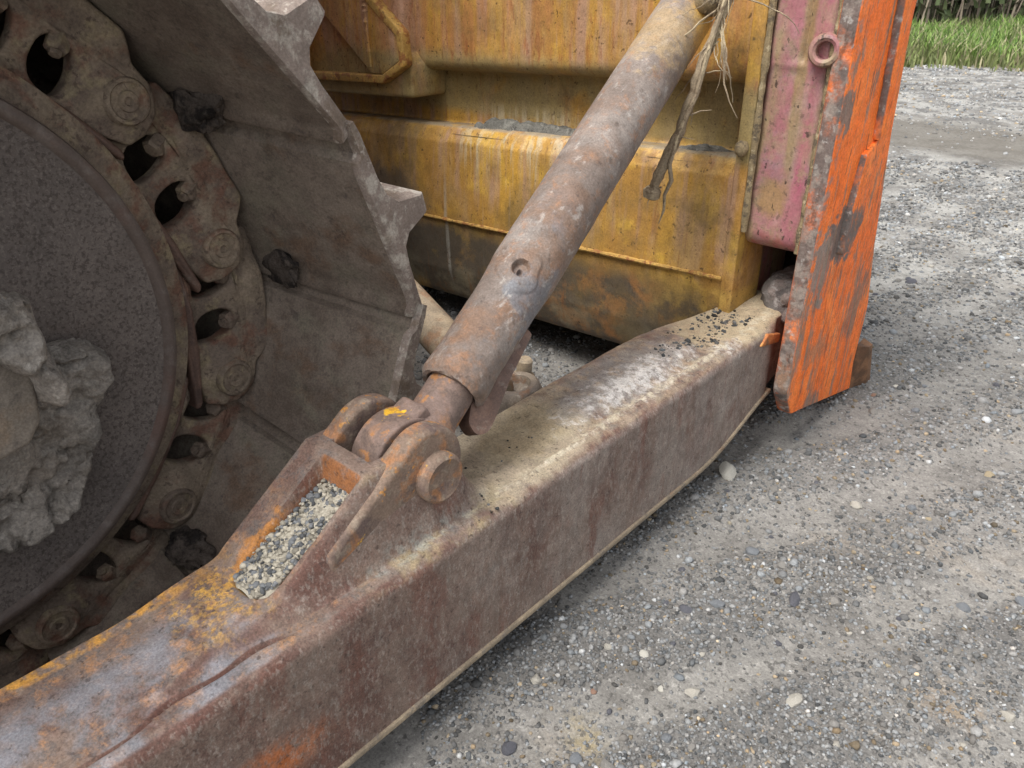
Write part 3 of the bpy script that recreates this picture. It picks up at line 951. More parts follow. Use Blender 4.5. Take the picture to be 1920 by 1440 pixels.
# ------------------------------------------------------------------ brace strut
A = Vector((-.934, .748, .513)); B = Vector((-1.150, 1.945, 1.203))
U, V, D = frame_of(B - A)
L = (B - A).length
tocam = (Vector((0, 0, 1.3)) - (A + D * .50)); tocam -= D * tocam.dot(D); tocam.normalize()
side = D.cross(tocam)
NS = 150
hole_s, hole_a = .437, -.12
AN = np.linspace(-pi, pi, 3001)
AW = np.cumsum(1 + 4 * np.exp(-((AN - hole_a) / .55) ** 2)); AW = (AW - AW[0]) / (AW[-1] - AW[0])
ANG = np.interp(np.arange(NS) / NS, AW, AN)
S0 = .165
ss = np.concatenate([np.linspace(.165, .178, 5), np.arange(.188, .375, .012), np.arange(.375, .50, .002), np.arange(.50, 1.41, .02)])
rings = []
for s in ss:
    ring = []
    for k in range(NS):
        a = ANG[k]
        aa = a
        r = .066 + .0075 * float(sst(s, .36, .50))
        r += .0025 * float(sst(s, S0, S0 + .012)) * float(sst(s, S0 + .07, S0 + .03)) - .005 * float(sst(s, S0 + .012, S0))
        dy = (aa - hole_a) * .0735; ds = s - hole_s
        wv = .004 * sin(3 * atan2(ds, dy) + 1) + .003 * sin(5 * atan2(ds, dy))
        padd = hypot(dy, ds + .006) + wv
        r += .0032 * float(sst(padd, .052, .042))
        hd = hypot(dy, ds)
        r += .0008 * math.exp(-((hd - .024) / .006) ** 2)
        r -= .015 * float(sst(hd, .0205, .0165)) + .010 * float(sst(math.hypot(dy, ds + .003), .0075, .0055))
        r += .0016 * (float(vnoise(s * 40, cos(a) * 4, sin(a) * 4, 61)) - .5) + .0022 * (float(vnoise(s * 9, cos(a) * 1.5, sin(a) * 1.5, 62)) - .5)
        s2 = s + (.016 * (float(fbm(cos(a) * 2.5, sin(a) * 2.5, 1, 4, 64)) - .5)) * float(sst(s, S0 + .05, S0))
        ring.append(A + D * s2 + (tocam * cos(a) + side * sin(a)) * r)
    rings.append(ring)
# open mouth at the lower end
mouth = [[A + D * (S0 + q) + (tocam * cos(ANG[k]) + side * sin(ANG[k])) * rr for k in range(NS)] for q, rr in ((.10, .051), (.004, .051), (0, .054))]
v, f = loft(mouth + rings, True, True)
STRUT = obj('tilt_strut', mesh_from(v, f, True, 45), M_STRUT, DOZ)
v, f = tube([A + D * .05, A + D * .07, A + D * .085, A + D * .10, A + D * .40], [.066, .058, .052, .048, .048], 40)
obj('strut_rod', mesh_from(v, f), M_ROD, STRUT)
eye = join_me([prism([(A.y - .006 + .082 * cos(2 * pi * k / 48), A.z + .012 + .082 * sin(2 * pi * k / 48)) for k in range(48)], 'x', -.984, -.914, .006, 3),
               prism(round_poly([(q.y, q.z) for q in (A + Vector((0, D.z, -D.y)) * .076, A - Vector((0, D.z, -D.y)) * .076, A - Vector((0, D.z, -D.y)) * .072 + D * .09, A + Vector((0, D.z, -D.y)) * .072 + D * .09)], .012, 3), 'x', -.981, -.917, .008, 3)])
obj('rod_eye', eye, M_ROD, STRUT)
# rib under the barrel, with hooked lower end
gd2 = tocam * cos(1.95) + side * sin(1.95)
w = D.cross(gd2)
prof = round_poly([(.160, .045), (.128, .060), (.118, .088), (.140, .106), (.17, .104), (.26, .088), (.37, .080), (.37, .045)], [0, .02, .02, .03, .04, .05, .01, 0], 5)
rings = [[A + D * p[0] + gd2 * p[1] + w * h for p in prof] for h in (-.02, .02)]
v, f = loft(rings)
obj('strut_rib', mesh_from(v, f), M_RAIL, STRUT)  # darker steel paints in the shade on the barrel's underside
# head nut
obj('strut_nut', blob(B + D * -.045 + Vector((.080, .02, .065)), (.045, .05, .042), 9, 3, .22, 1.6), M_WD, STRUT)

# far diagonal brace (from the arm lug towards the machine's middle)
v, f = tube([(-1.14, 1.205, .385), (-1.8, 1.372, .535), (-2.4, 1.52, .67)], [.054, .055, .056], 32)
obj('diagonal_brace', mesh_from(v, f), M_TAN, DOZ)

# ------------------------------------------------------------------ blade
def tz(x):
    return .040 * (x + .95)


def blade_loft(profile, x0, x1, n=18, wob=.0):
    rings = []
    for x in np.linspace(x0, x1, n):
        rings.append([(x, p[0] + wob * (float(vnoise(x * 3, p[1] * 4, 0, 71)) - .5), p[1] + tz(x)) for p in profile])
    v, f = loft(rings)
    return mesh_from(v, f, True, 45)


pf = [(2.38, 2.0), (2.05, 2.0), (2.048, 1.045), (2.155, 1.030), (2.160, .842), (2.040, .858), (2.012, .80), (2.000, .516), (2.004, .500),
      (2.018, .300), (2.055, .175), (2.20, .140), (2.40, .150)]
pr = [0, .02, .045, .02, .015, .045, .03, .004, .004, .10, .06, .05, 0]
BL = obj('blade', blade_loft(round_poly(pf, pr, 6), -4.4, -.965, 90, .010), M_BLADE, DOZ)
# moldboard sheet and cutting edge
mb = [(2.56, 1.95), (2.47, 1.6), (2.40, 1.25), (2.40, .95), (2.46, .62), (2.52, .45), (2.61, .05), (2.64, .05), (2.55, .46), (2.49, .63), (2.43, .96), (2.43, 1.25), (2.50, 1.6), (2.59, 1.95)]
obj('moldboard', blade_loft(mb, -4.4, -.768, 4), M_DARK, BL)
obj('cutting_edge', blade_loft([(2.56, .16), (2.60, .165), (2.70, -.0), (2.66, -.0)], -4.4, -.765, 3), M_STEEL, BL)
# weld bead between the lower panels
rg = []
for x in np.arange(-4.3, -.97, .012):
    r = .0075 * (.55 + .9 * float(fbm(x * 30, 2, 0, 3, 4)) + .10 * sin(x * 210))
    rg.append([(x, 1.999 + r * cos(t) * 1.0, .512 + tz(x) + r * .9 * sin(t)) for t in np.linspace(0, 2 * pi, 8, endpoint=False)])
v, f = loft(rg)
obj('weld_bead', mesh_from(v, f), M_WELD, BL)
# side flange (yellow) and vertical weld
fl = round_poly([(-.985, 1.998), (-.945, 1.996), (-.940, 2.16), (-.988, 2.16)], .006, 3)
rg = [[(x - .010 * (1.2 - z), y, z) if False else (x + .035 * (1.0 - z) * .4, y, z) for x, y in fl] for z in np.linspace(.22, 2.0, 24)]
v, f = loft(rg)
obj('side_flange', mesh_from(v, f), M_BLADE, BL)
rg = []
for z in np.arange(.66, 2.0, .012):
    r = .009 * (.5 + 1.1 * float(fbm(z * 18, 1, 0, 3, 6)))
    cx = -.937 + .014 * (1.0 - z)
    rg.append([(cx + r * cos(t), 2.004 + r * sin(t) * .8, z) for t in np.linspace(0, 2 * pi, 8, endpoint=False)])
v, f = loft(rg)
obj('weld_bead', mesh_from(v, f), M_WD, BL)
# small knob on the flange
obj('dirt_knob', blob((-.962, 1.985, .885), (.018, .02, .022), 5, 3, .2, 2), M_WD, BL)

# end channel, pink-red, rounded bottom and a shallow fold down the middle
def chan_sec(z):
    k = float(sst(z, .60, .66))
    y0 = 2.020 + (1 - sqrt(max(0, 1 - (1 - min(1, max(0, (z - .615) / .05))) ** 2))) * .05
    xs = np.linspace(-.948, -.770, 30)
    pts = []
    up = float(sst(z, 1.09, 1.12))
    for x in xs:
        e = max(0, 1 - min(x + .948, -.770 - x) / .022)
        y = y0 + .020 * e ** 2
        y -= up * .012 * (1 - sst(abs(x + .857), .02, .05)) * 0
        y += up * (.010 * math.exp(-((x + .848) / .008) ** 2) - .006 * float(sst(abs(x + .848), .02, .045)))
        y += .004 * math.exp(-((z - .78) / .10) ** 2 - ((x + .875) / .05) ** 2)
        y -= .004 * math.exp(-((z - 1.095) / .010) ** 2) * (1 if abs(x + .89) < .05 or x > -.80 else .2)
        pts.append((x, y, z))
    return pts + [(-.770, 2.30, z), (-.948, 2.30, z)]


rg = [chan_sec(z) for z in np.concatenate([np.linspace(.615, .67, 12), np.arange(.69, 1.05, .03), np.arange(1.05, 1.14, .006), np.arange(1.15, 2.0, .05)])]
v, f = loft(rg)
CH = obj('end_channel', mesh_from(v, f, True, 50), M_RED, BL)
bossm = lathe_me([(-.03, .040), (.018, .039), (.027, .035), (.029, .028), (.024, .021), (-.012, .018), (-.014, 0)], (-.792, 2.012, 1.135), (.25, -1, .05), 28)
obj('pipe_boss', bossm, M_RED, CH)
# dark inner wall of the pocket under the channel
obj('pocket_wall', box_me(-.963, -.952, 2.01, 2.38, .20, .62, .003), M_RED, BL)

# orange side plate
plate = round_poly([(1.995, 2.0), (1.992, .22), (2.055, .125), (2.12, .112), (2.585, .002), (2.56, .12), (2.575, .32), (2.50, .55), (2.42, .90), (2.385, 1.2), (2.42, 1.6), (2.50, 2.0)],
                   [0, .06, .05, .05, .01, .02, .10, .2, .2, .2, .2, 0], 6)
SP = obj('side_plate', prism(plate, 'x', -.768, -.722, .008, 3), M_ORANGE, BL)
# ragged dirty weld between the channel and the plate
rg = []
for z in np.arange(.63, 2.0, .01):
    r = .010 * (.5 + 1.1 * float(fbm(z * 22, 3, 0, 3, 5)))
    rg.append([(-.772 + r * cos(t), 2.012 + r * sin(t), z) for t in np.linspace(0, 2 * pi, 9, endpoint=False)])
v, f = loft(rg)
obj('weld_bead', mesh_from(v, f), M_WD, BL)
# wear bar welded upright on the plate
rg = []
for z in np.arange(.90, 2.0, .02):
    yc = 2.292 - .035 * (z - .9) / .35 if z < 1.25 else 2.257 + .06 * (z - 1.25)
    hw = .030 + .003 * random.uniform(-1, 1)
    rg.append([(x, yc + q, z) for q, x in round_poly([(-hw, -.725), (-hw * .8, -.702), (hw * .8, -.700), (hw, -.725)], .012, 3)])
v, f = loft(rg)
obj('wear_bar', mesh_from(v, f, True, 50), M_ORANGE, SP)
# torn flake under the bar
fk = round_poly([(2.20, .87), (2.30, .90), (2.345, .80), (2.34, .70), (2.24, .60), (2.16, .60), (2.165, .72)], .012, 3)
me = prism(fk, 'x', -.730, -.715, .004, 2)
for vtx in me.vertices:
    if vtx.co.x > -.722:
        vtx.co.x += .012 * float(sst(vtx.co.y, 2.30, 2.16))
obj('torn_flake', me, M_ORANGE, SP)
# end bit
eb = [[(-.735, 2.585, .165), (-.735, 2.66, .17), (-.735, 2.73, -.01), (-.735, 2.60, -.01)],
      [(-.700, 2.62, .16), (-.700, 2.650, .16), (-.700, 2.725, -.012), (-.700, 2.69, -.012)]]
v, f = loft(eb)
obj('end_bit', mesh_from(v, f, True, 30), M_RUST, BL)

# bracket at the upper left
def ztilt(me):
    for q in me.vertices:
        q.co.z += tz(q.co.x)
    return me


blk = round_poly([(-3.4, .945), (-2.40, .945), (-2.275, .945), (-2.275, 1.06), (-2.31, 1.10), (-2.31, 2.0), (-3.4, 2.0)], [0, 0, .02, .02, .02, 0, 0], 4)
BK = obj('bracket', ztilt(prism(blk, 'y', 1.985, 2.16, .014, 3)), M_BLADE, BL)
rim = round_poly([(-2.96, 1.24), (-2.72, 1.335), (-2.50, 1.335), (-2.275, 1.17), (-2.265, 1.06), (-2.40, .995), (-2.96, .995)], [.02, .03, .03, .02, .02, .02, .02], 4)
rim_in = round_poly([(-2.93, 1.22), (-2.72, 1.305), (-2.51, 1.305), (-2.305, 1.155), (-2.295, 1.075), (-2.40, 1.025), (-2.93, 1.025)], .015, 4)
obj('bracket_rim', ztilt(prism(rim, 'y', 1.945, 1.986, .005, 2, holes=[rim_in[::-1]])), M_WELD, BK)
tri = round_poly([(-2.93, 1.22), (-2.72, 1.304), (-2.51, 1.304), (-2.307, 1.155), (-2.297, 1.076), (-2.395, 1.028), (-2.46, 1.028), (-2.76, 1.26)], .008, 3)
obj('bracket_cover', ztilt(prism(tri, 'y', 1.950, 1.972, .004, 2)), M_BLADE, BK)
rg = []
for i in range(26):
    t = i / 25
    r = .008 * (1 + .5 * random.uniform(-1, 1))
    rg.append([(-2.475 + .012 * t + r * cos(q), 1.950 + r * sin(q), 1.27 - .22 * t + tz(-2.4)) for q in np.linspace(0, 2 * pi, 8, endpoint=False)])
v, f = loft(rg)
obj('weld_bead', mesh_from(v, f), M_BLADE, BK)

# ------------------------------------------------------------------ track
TR = Matrix.Rotation(radians(3.2), 4, 'Z')
CY, CZ = .169, .748
XL = -1.42


def pol(r, a):
    return (CY + r * cos(radians(a)), CZ + r * sin(radians(a)))


# idler: domed disc with a smooth rolled rim
ip = [(.00, .0), (.00, .10), (-.012, .13), (-.040, .16), (-.046, .24), (-.042, .34), (-.034, .43), (-.024, .470)]
idm = lathe_me([(-.5, .0), (-.5, .30)] + [(x - .015, r) for x, r in ip[::-1]][:0] + [(-.10, .471)] + [(x, r) for x, r in ip[::-1]], (-1.335, CY, CZ), (1, 0, 0), 120, 50)
idm.transform(TR)
ID = obj('idler_wheel', idm, M_IDLER, DOZ)
rm = lathe_me([(-.10, .44), (-.028, .462), (-.022, .468), (-.017, .474), (-.016, .480), (-.021, .489), (-.032, .493), (-.055, .495), (-.10, .495), (-.10, .43)], (-1.335, CY, CZ), (1, 0, 0), 140, 40)
rm.transform(TR)
obj('idler_rim', rm, M_RIM, ID)
rm = lathe_me([(-.48, .40), (-.48, .546), (-.10, .546), (-.070, .541), (-.066, .530), (-.066, .488)], (-1.335, CY, CZ), (1, 0, 0), 140, 40)
rm.transform(TR)
obj('idler_tread', rm, M_LINK, ID)

# chain links: mesh data shared
def dshape(cx, cy, w, h):
    return [(cx + w * (abs(cos(t)) ** .75 * (1 if cos(t) > 0 else -1)) + .12 * h * sin(t), cy + h * (abs(sin(t)) ** .8 * (1 if sin(t) > 0 else -1)) + .2 * (cos(t) * w)) for t in np.linspace(0, 2 * pi, 22, endpoint=False)]


link_ol = round_poly([(-.198, -.055), (-.13, -.074), (.10, -.074), (.150, -.052), (.160, -.028), (.118, -.005), (.128, .030), (.162, .042), (.168, .085), (.125, .098), (.0, .104), (-.085, .100), (-.125, .064), (-.175, .052), (-.205, .015), (-.208, -.025)],
                     [.012, .03, .03, .015, .012, .02, .02, .015, .015, .02, .03, .02, .03, .03, .03, .02], 4)
holes_ = [dshape(.066, -.016, .031, .042)[::-1], dshape(-.030, -.018, .032, .043)[::-1]]
link_me = prism(link_ol, 'x', -.036, 0, .007, 3, holes=holes_)
bm = bmesh.new(); bm.from_mesh(link_me)
bmesh.ops.triangulate(bm, faces=[f for f in bm.faces if len(f.verts) > 4])
for _ in range(3):
    bmesh.ops.subdivide_edges(bm, edges=[e for e in bm.edges if e.calc_length() > .020], cuts=1, use_grid_fill=True)
    bmesh.ops.triangulate(bm, faces=[f for f in bm.faces if len(f.verts) > 4])
for q in bm.verts:
    dpin = hypot(q.co.y + .147, q.co.z - .004)
    q.co.x += .007 * float(sst(dpin, .070, .040))
    q.co.x -= .014 * float(sst(abs(q.co.z + .022), .055, .02)) * float(sst(q.co.y, -.085, -.05))
    q.co.x += .008 * float(sst(q.co.z, .05, .085))
    q.co.x += .007 * (float(fbm(q.co.y * 22, q.co.z * 22, 2, 3, 83)) - .5)
    s_ = float(sst(q.co.y, .055, .13))
    q.co.x -= .030 * s_
    q.co.x += .010 * float(sst(q.co.y, -.02, -.10)) * float(sst(q.co.z, -.05, -.01))
    q.co.x += .004 * (float(vnoise(q.co.y * 30, q.co.z * 30, 1, 81)) - .5)
bm.to_mesh(link_me); bm.free()
finish(link_me, True, 42)
rail_me = prism(round_poly([(-.200, -.086), (.145, -.088), (.150, -.076), (.02, -.068), (-.08, -.064), (-.19, -.070)], [.008, .008, .008, .05, .05, .02], 4), 'x', -.07, .010, .008, 3)
for q in rail_me.vertices:
    q.co.x -= .030 * float(sst(q.co.y, .055, .13))
boss_me = lathe_me([(-.04, .042), (.008, .041), (.012, .038), (.013, .033), (.009, .030), (.009, .019), (.013, .017), (.013, .008), (.008, .006), (.008, 0)], (.010, -.147, 0.004), (1, 0, 0), 30)
nut_me = lathe_me([(-.0, .010), (.0, .019), (.024, .019), (.029, .015), (.029, .010), (.036, .010), (.037, .0)], (-.016, -.022, .032), (.35, -.12, -1), 6, 30)
nut2_me = lathe_me([(-.0, .010), (.0, .020), (.024, .020), (.029, .016), (.030, .0)], (-.028, .076, .032), (.35, -.15, -1), 6, 30)

pins = [(.640, 88), (.628, 61.5), (.621, 34.6), (.639, 5.2), (.652, -20.2), (.628, -47.0), (.600, -76.0), (.62, -103)]
pp = [pol(r, a) for r, a in pins]
for k in range(3):
    pp.insert(0, (pp[0][0] - .292, pp[0][1] + .005))
pp.append((pp[-1][0] - .29, pp[-1][1]))


def place_link(up, lo):
    t = Vector((0, up[0] - lo[0], up[1] - lo[1])).normalized()
    nrm = Vector((0, t.z, -t.y))
    R = Matrix(((1, 0, 0, 0), (0, t.y, nrm.y, 0), (0, t.z, nrm.z, 0), (0, 0, 0, 1)))
    c = Vector((XL, lo[0], lo[1])) + t * .147
    return TR @ Matrix.Translation(c) @ R


first = None
for k in range(len(pp) - 1):
    m = place_link(pp[k], pp[k + 1])
    if first is None:
        first = obj('track_link', link_me, M_LINK, DOZ)
        first.matrix_basis = m
        subs = []
        for nm, mm, mt in (('link_rail', rail_me, M_RAIL), ('pin_boss', boss_me, M_LINK), ('track_nut', nut_me, M_LINK), ('track_nut', nut2_me, M_LINK)):
            s_ = obj(nm, mm, mt)
            s_.parent = first
            subs.append(s_)
    else:
        o = first.copy(); COL.objects.link(o); o.matrix_basis = m
        for s_ in subs:
            c = s_.copy(); COL.objects.link(c); c.parent = o

# inner chain seen only as darkness between the rails
# shoes: warped plates with a grouser
XOUT = -1.10
shoe_prof_out = [(1.028, .004), (1.0, .016), (.74, .020), (.64, .028), (.59, .050), (.565, .112), (.47, .115), (.42, .052), (.35, .030), (.25, .024), (.03, .024), (-.03, .020)]
shoe_prof_in = [(-.03, .008), (.0, .008), (.03, .008), (.07, .007), (.115, .007), (.145, -.006)] + [(q, -.008) for q in np.linspace(.20, .92, 9)] + [(.965, -.010), (1.0, -.018), (1.028, -.018)]


def shoe(Ain, Bin, Aout, Bout, seed):
    """A is the upper joint, B the lower; each (y,z) at XL and at XOUT"""
    prof = shoe_prof_in + shoe_prof_out
    rings = []
    for fr in [-1.55, -1.0, -.4, 0, .2, .4, .6, .75, .88, .95, .985, 1.0]:
        x = XL + (XOUT - XL) * fr
        a = Vector((0, *Ain)).lerp(Vector((0, *Aout)), fr); b = Vector((0, *Bin)).lerp(Vector((0, *Bout)), fr)
        t = b - a
        nrm = Vector((0, -t.z, t.y)).normalized()
        if nrm.y * (a.y - CY) + nrm.z * (a.z - CZ) < 0: nrm = -nrm
        e = .985 if fr > .99 else 1.0
        ring = []
        for s_, n_ in prof:
            n2 = n_
            if fr > .99: n2 = n_ * .9 + .001
            rough = .0018 * (float(vnoise(x * 25, s_ * 12, seed, 91)) - .5)
            xs = x + (.005 * (float(vnoise(s_ * 4, seed, 0, 93)) - .5) if fr > .9 else 0)
            if fr >= .95 and s_ > .95: xs -= .012 * (s_ - .95) / .07
            p = a + t * s_ + nrm * (n2 + rough)
            ring.append((xs, p.y, p.z))
        rings.append(ring)
    v, f = loft(rings)
    me = mesh_from(v, f, True, 40)
    me.materials.append(M_SHOE); me.materials.append(M_SHOEW)
    npf = len(prof)
    nin = len(shoe_prof_in); nq = len(rings) - 1
    for fi, pl in enumerate(me.polygons):
        i = fi % npf
        if pl.center.x > XOUT - .022 or (nin + 2 <= i <= nin + 8):
            pl.material_index = 1
    me.transform(TR)
    return obj('track_shoe', me, None, DOZ)


jin = [(.742, 82), (.742, 54.5), (.736, 27.4), (.768, -1.4), (.716, -24.9), (.690, -52.1), (.69, -79), (.70, -106)]
jout = [(.775, 78), (.765, 49), (.804, 22.2), (.893, -4.9), (.850, -30.5), (.79, -57), (.74, -82), (.74, -108)]
ji = [pol(r, a) for r, a in jin]; jo = [pol(r, a) for r, a in jout]
for k in range(4):
    ji.insert(0, (ji[0][0] - .292, ji[0][1] + .003)); jo.insert(0, (jo[0][0] - .292, jo[0][1]))
for k in range(len(ji) - 1):
    shoe(ji[k], ji[k + 1], jo[k], jo[k + 1], k * 3.7)

# track frame behind the idler, and the machine's bulk to the rear left
fm = box_me(-1.78, -1.46, -2.2, -.10, .30, .95, .03, 3); fm.transform(TR)
obj('track_frame', fm, M_DARK, DOZ)
fm = box_me(-2.3, -1.9, -2.4, 1.0, .25, 1.5, .05, 3); fm.transform(TR)
obj('main_frame', fm, M_DARK, DOZ)
fm = box_me(-3.6, -2.3, -2.6, 1.60, .30, 2.5, .06, 3)  # body box added to block light, lowered and extended to shade the blade gap
obj('hood_light_block', fm, M_BLADE, DOZ)

# guard plate caked with dust in front of the idler hub
def px_plate(pts):
    return pts


gp = round_poly([(-.35, .95), (.313, .905), (.371, .88), (.375, .845), (.36, .763), (.350, .683), (.325, .651), (.277, .643), (.234, .645), (-.35, .66)], [.02, .03, .04, .03, .04, .03, .02, .02, .02, .02], 5)
gm = prism(gp, 'x', -1.25, -1.22, .010, 3); gm.transform(TR)
GP = obj('guard_plate', gm, M_GUARD, DOZ)
exec_later = []


# mud built as rough relief over an outline
def relief(outline, d, h, seed, fr=9, edge=.035, amp=.5, x0=0.0):
    ys = [p[0] for p in outline]; zs = [p[1] for p in outline]
    ny = int((max(ys) - min(ys)) / d) + 2; nz_ = int((max(zs) - min(zs)) / d) + 2
    Y, Z = np.meshgrid(min(ys) + d * np.arange(ny), min(zs) + d * np.arange(nz_))
    Yw = Y + .035 * (fbm(Y * 10, Z * 10, seed, 4, 3) - .5); Zw = Z + .035 * (fbm(Y * 10, Z * 10, seed + 5, 4, 4) - .5)
    inside = np.zeros(Y.shape, bool); dist = np.full(Y.shape, 9.)
    n = len(outline)
    for i in range(n):
        (a, b), (c, e) = outline[i], outline[(i + 1) % n]
        cond = ((b > Zw) != (e > Zw)) & (Yw < (c - a) * (Zw - b) / (e - b + 1e-12) + a)
        inside ^= cond
        L2 = (c - a) ** 2 + (e - b) ** 2
        t = np.clip(((Yw - a) * (c - a) + (Zw - b) * (e - b)) / L2, 0, 1)
        dist = np.minimum(dist, np.hypot(Yw - a - t * (c - a), Zw - b - t * (e - b)))
    nz = fbm(Y * fr, Z * fr, seed, 5, 7)
    crack = np.abs(fbm(Y * fr * .8, Z * fr * .8, seed + 3, 4, 17) - .5)
    H = h * np.clip(dist / edge, 0, 1) ** .55 * (1 - amp + amp * 1.6 * nz) - h * .22 * sst(crack, .014, .0)
    rid = np.abs(fbm(Y * 16, Z * 16, seed + 9, 4, 37) - .5)
    H = H - h * .9 * sst(rid, .10, .0) * .5 + h * .25 * np.floor(3 * fbm(Y * 9, Z * 9, seed + 2, 3, 47)) / 3
    H = H + h * .45 * (fbm(Y * 45, Z * 45, seed, 3, 27) - .5) * sst(dist, 0, .01)
    H = np.where(inside, np.maximum(H, .002), -.01)
    vid = -np.ones(Y.shape, int); verts = []; faces = []
    def vert(i, j):
        if vid[i, j] < 0:
            vid[i, j] = len(verts); verts.append((x0 + H[i, j], Y[i, j], Z[i, j]))
        return vid[i, j]
    for i in range(nz_ - 1):
        for j in range(ny - 1):
            if inside[i, j] or inside[i + 1, j] or inside[i, j + 1] or inside[i + 1, j + 1]:
                faces.append((vert(i, j), vert(i, j + 1), vert(i + 1, j + 1), vert(i + 1, j)))
    bnd = {}
    for f in faces:
        for q in range(4):
            e = (f[q], f[(q + 1) % 4])
            bnd[e] = 1
    nv = len(verts)
    back = {}
    ext = []
    for (a, b) in list(bnd):
        if (b, a) not in bnd:
            for q in (a, b):
                if q not in back:
                    back[q] = nv + len(back)
                    p = verts[q]; ext.append((x0 - .03, p[1], p[2]))
            faces.append((b, a, back[a], back[b]))
    verts += ext
    me = mesh_from(verts, faces, True, 60)
    return me


mm = relief([(-.35, .94), (.313, .905), (.352, .895), (.378, .88), (.386, .85), (.382, .80), (.396, .745), (.392, .716), (.370, .706), (.353, .719), (.350, .764), (.335, .79), (.292, .82), (.1, .85), (-.35, .87)], .0045, .042, 2.0, 11, .014, .62, -1.225)
mm.transform(TR)
obj('mud_clump', mm, M_MUD, label='grey lump of dried mud caked over the top of the dusty guard plate', cat='mud')
mm = relief([(.411, .72), (.432, .742), (.470, .736), (.508, .704), (.510, .660), (.492, .650), (.466, .611), (.464, .568), (.420, .504), (.399, .444), (.349, .420), (.29, .415), (.242, .425), (-.35, .46), (-.35, .66), (.245, .66), (.345, .65), (.377, .690)], .0045, .036, 6.0, 10, .014, .62, -1.335)
mm.transform(TR)
obj('mud_clump', mm, M_MUD, label='broad ragged slab of grey dried mud stuck on the idler wheel below the guard plate', cat='mud')
# mud along the blade ledge
def ledge_mud(x0, x1, seed, w=.12, h=.02):
    xs = np.arange(x0, x1, .006); yy = np.linspace(2.025, 2.16, 26)
    X, Y = np.meshgrid(xs, yy)
    cov = fbm(X * 9, Y * 9, seed, 4, 5)
    en = sst(X, x0, x0 + .15) * sst(X, x1, x1 - .15)
    Hh = h * (.4 + 1.2 * fbm(X * 30, Y * 30, seed, 4, 6)) * sst(Y - 2.048 + .16 * (cov - .5), .0, .035) * en
    Z = .842 + (2.16 - Y) / .12 * .016 + .04 * (X + .95) - .022 * sst(Y, 2.075, 2.025) - .010 + Hh * 1.5
    v = np.c_[X.ravel(), Y.ravel(), Z.ravel()]
    idx = np.arange(X.size).reshape(X.shape)
    f = np.c_[idx[:-1, :-1].ravel(), idx[:-1, 1:].ravel(), idx[1:, 1:].ravel(), idx[1:, :-1].ravel()]
    me = np_mesh('mud', v, f); me.shade_smooth()
    return me


obj('mud_patch', ledge_mud(-2.12, -1.40, 3.0, h=.022), M_MUDD, label='dark crumbly mud lying on the yellow blade ledge left of the strut', cat='mud')
obj('mud_patch', ledge_mud(-1.28, -1.0, 8.0, h=.014), M_MUDD, label='thin grey mud on the yellow blade ledge behind the hanging root', cat='mud')

# dark mud in the gaps between shoes and links
def gap_mud(r, a, s, seed, x=-1.37):
    y, z = pol(r, a)
    me = blob((x, y, z), s, seed, 4, .75, 1.9); me.transform(TR)
    return me


obj('mud_clod', gap_mud(.722, 27.2, (.075, .030, .045), 4, -1.405), M_CLOD, label='dark clod of mud wedged above the highest visible chain joint', cat='mud')
obj('mud_clod', gap_mud(.762, -.6, (.075, .014, .042), 8, -1.405), M_CLOD, label='dark flat clod of mud stuck at the middle joint of the track shoes', cat='mud')
obj('mud_clod', gap_mud(.690, -53, (.06, .04, .035), 12), M_CLOD, label='dark clod of mud wedged at the lowest visible chain joint', cat='mud')

# ------------------------------------------------------------------ gravel in the pocket
uu = np.linspace(0, 1, 34); yv = np.arange(.406, .611, .004)
YV, UU = np.meshgrid(yv, uu, indexing='ij')
pi_, po_ = pocket_x(YV)
X = (pi_ - .001) + UU * (po_ - pi_ + .002); Y = YV
Z = pocket_z(Y) + .006 * (fbm(X * 40, Y * 40, 0, 3, 8) - .5) + .003 - .010 * (np.abs(UU - .5) * 2) ** 3 + .010 * (fbm(X * 18, Y * 18, 0, 3, 9) - .5)
idx = np.arange(X.size).reshape(X.shape)
F4 = np.c_[idx[:-1, :-1].ravel(), idx[:-1, 1:].ravel(), idx[1:, 1:].ravel(), idx[1:, :-1].ravel()]
sand = np_mesh('s', np.c_[X.ravel(), Y.ravel(), Z.ravel()], F4)
tn = sand.attributes.new('tint', 'FLOAT_COLOR', 'POINT')
tc = np.tile(np.array(S('a9a293') + (1,)), (X.size, 1)); tc[:, :3] *= (.75 + .5 * RNG.random((X.size, 1)))
tn.data.foreach_set('color', tc.astype(np.float32).ravel())
n = 2600
pyy = RNG.uniform(.410, .608, n); pi_, po_ = pocket_x(pyy)
pxx = pi_ + RNG.uniform(.03, .97, n) * (po_ - pi_)
Rr = .0010 + .0060 * RNG.random(n) ** 4.5
Pz = pocket_z(pyy) + .002 + Rr * .35
tt = np.array(S('a9a293'))[None] * RNG.uniform(.55, 1.25, (n, 1))
big = (Rr > .0022) & (RNG.random(n) < .42)
tt[big] = np.clip(RNG.uniform(.05, .22, (big.sum(), 1)) * np.array([.97, 1, 1.03]), 0, 1)
peb = pebble_cloud('p', np.c_[pxx, pyy, Pz], Rr, tt)
bm = bmesh.new(); bm.from_mesh(sand); bm.from_mesh(peb)
pm = bpy.data.meshes.new('pocket_gravel'); bm.to_mesh(pm); bm.free()
obj('pocket_gravel', pm, M_GRAV, kind='stuff', label='sandy grit and dark pebbles filling the rusty pocket in the push arm', cat='gravel')

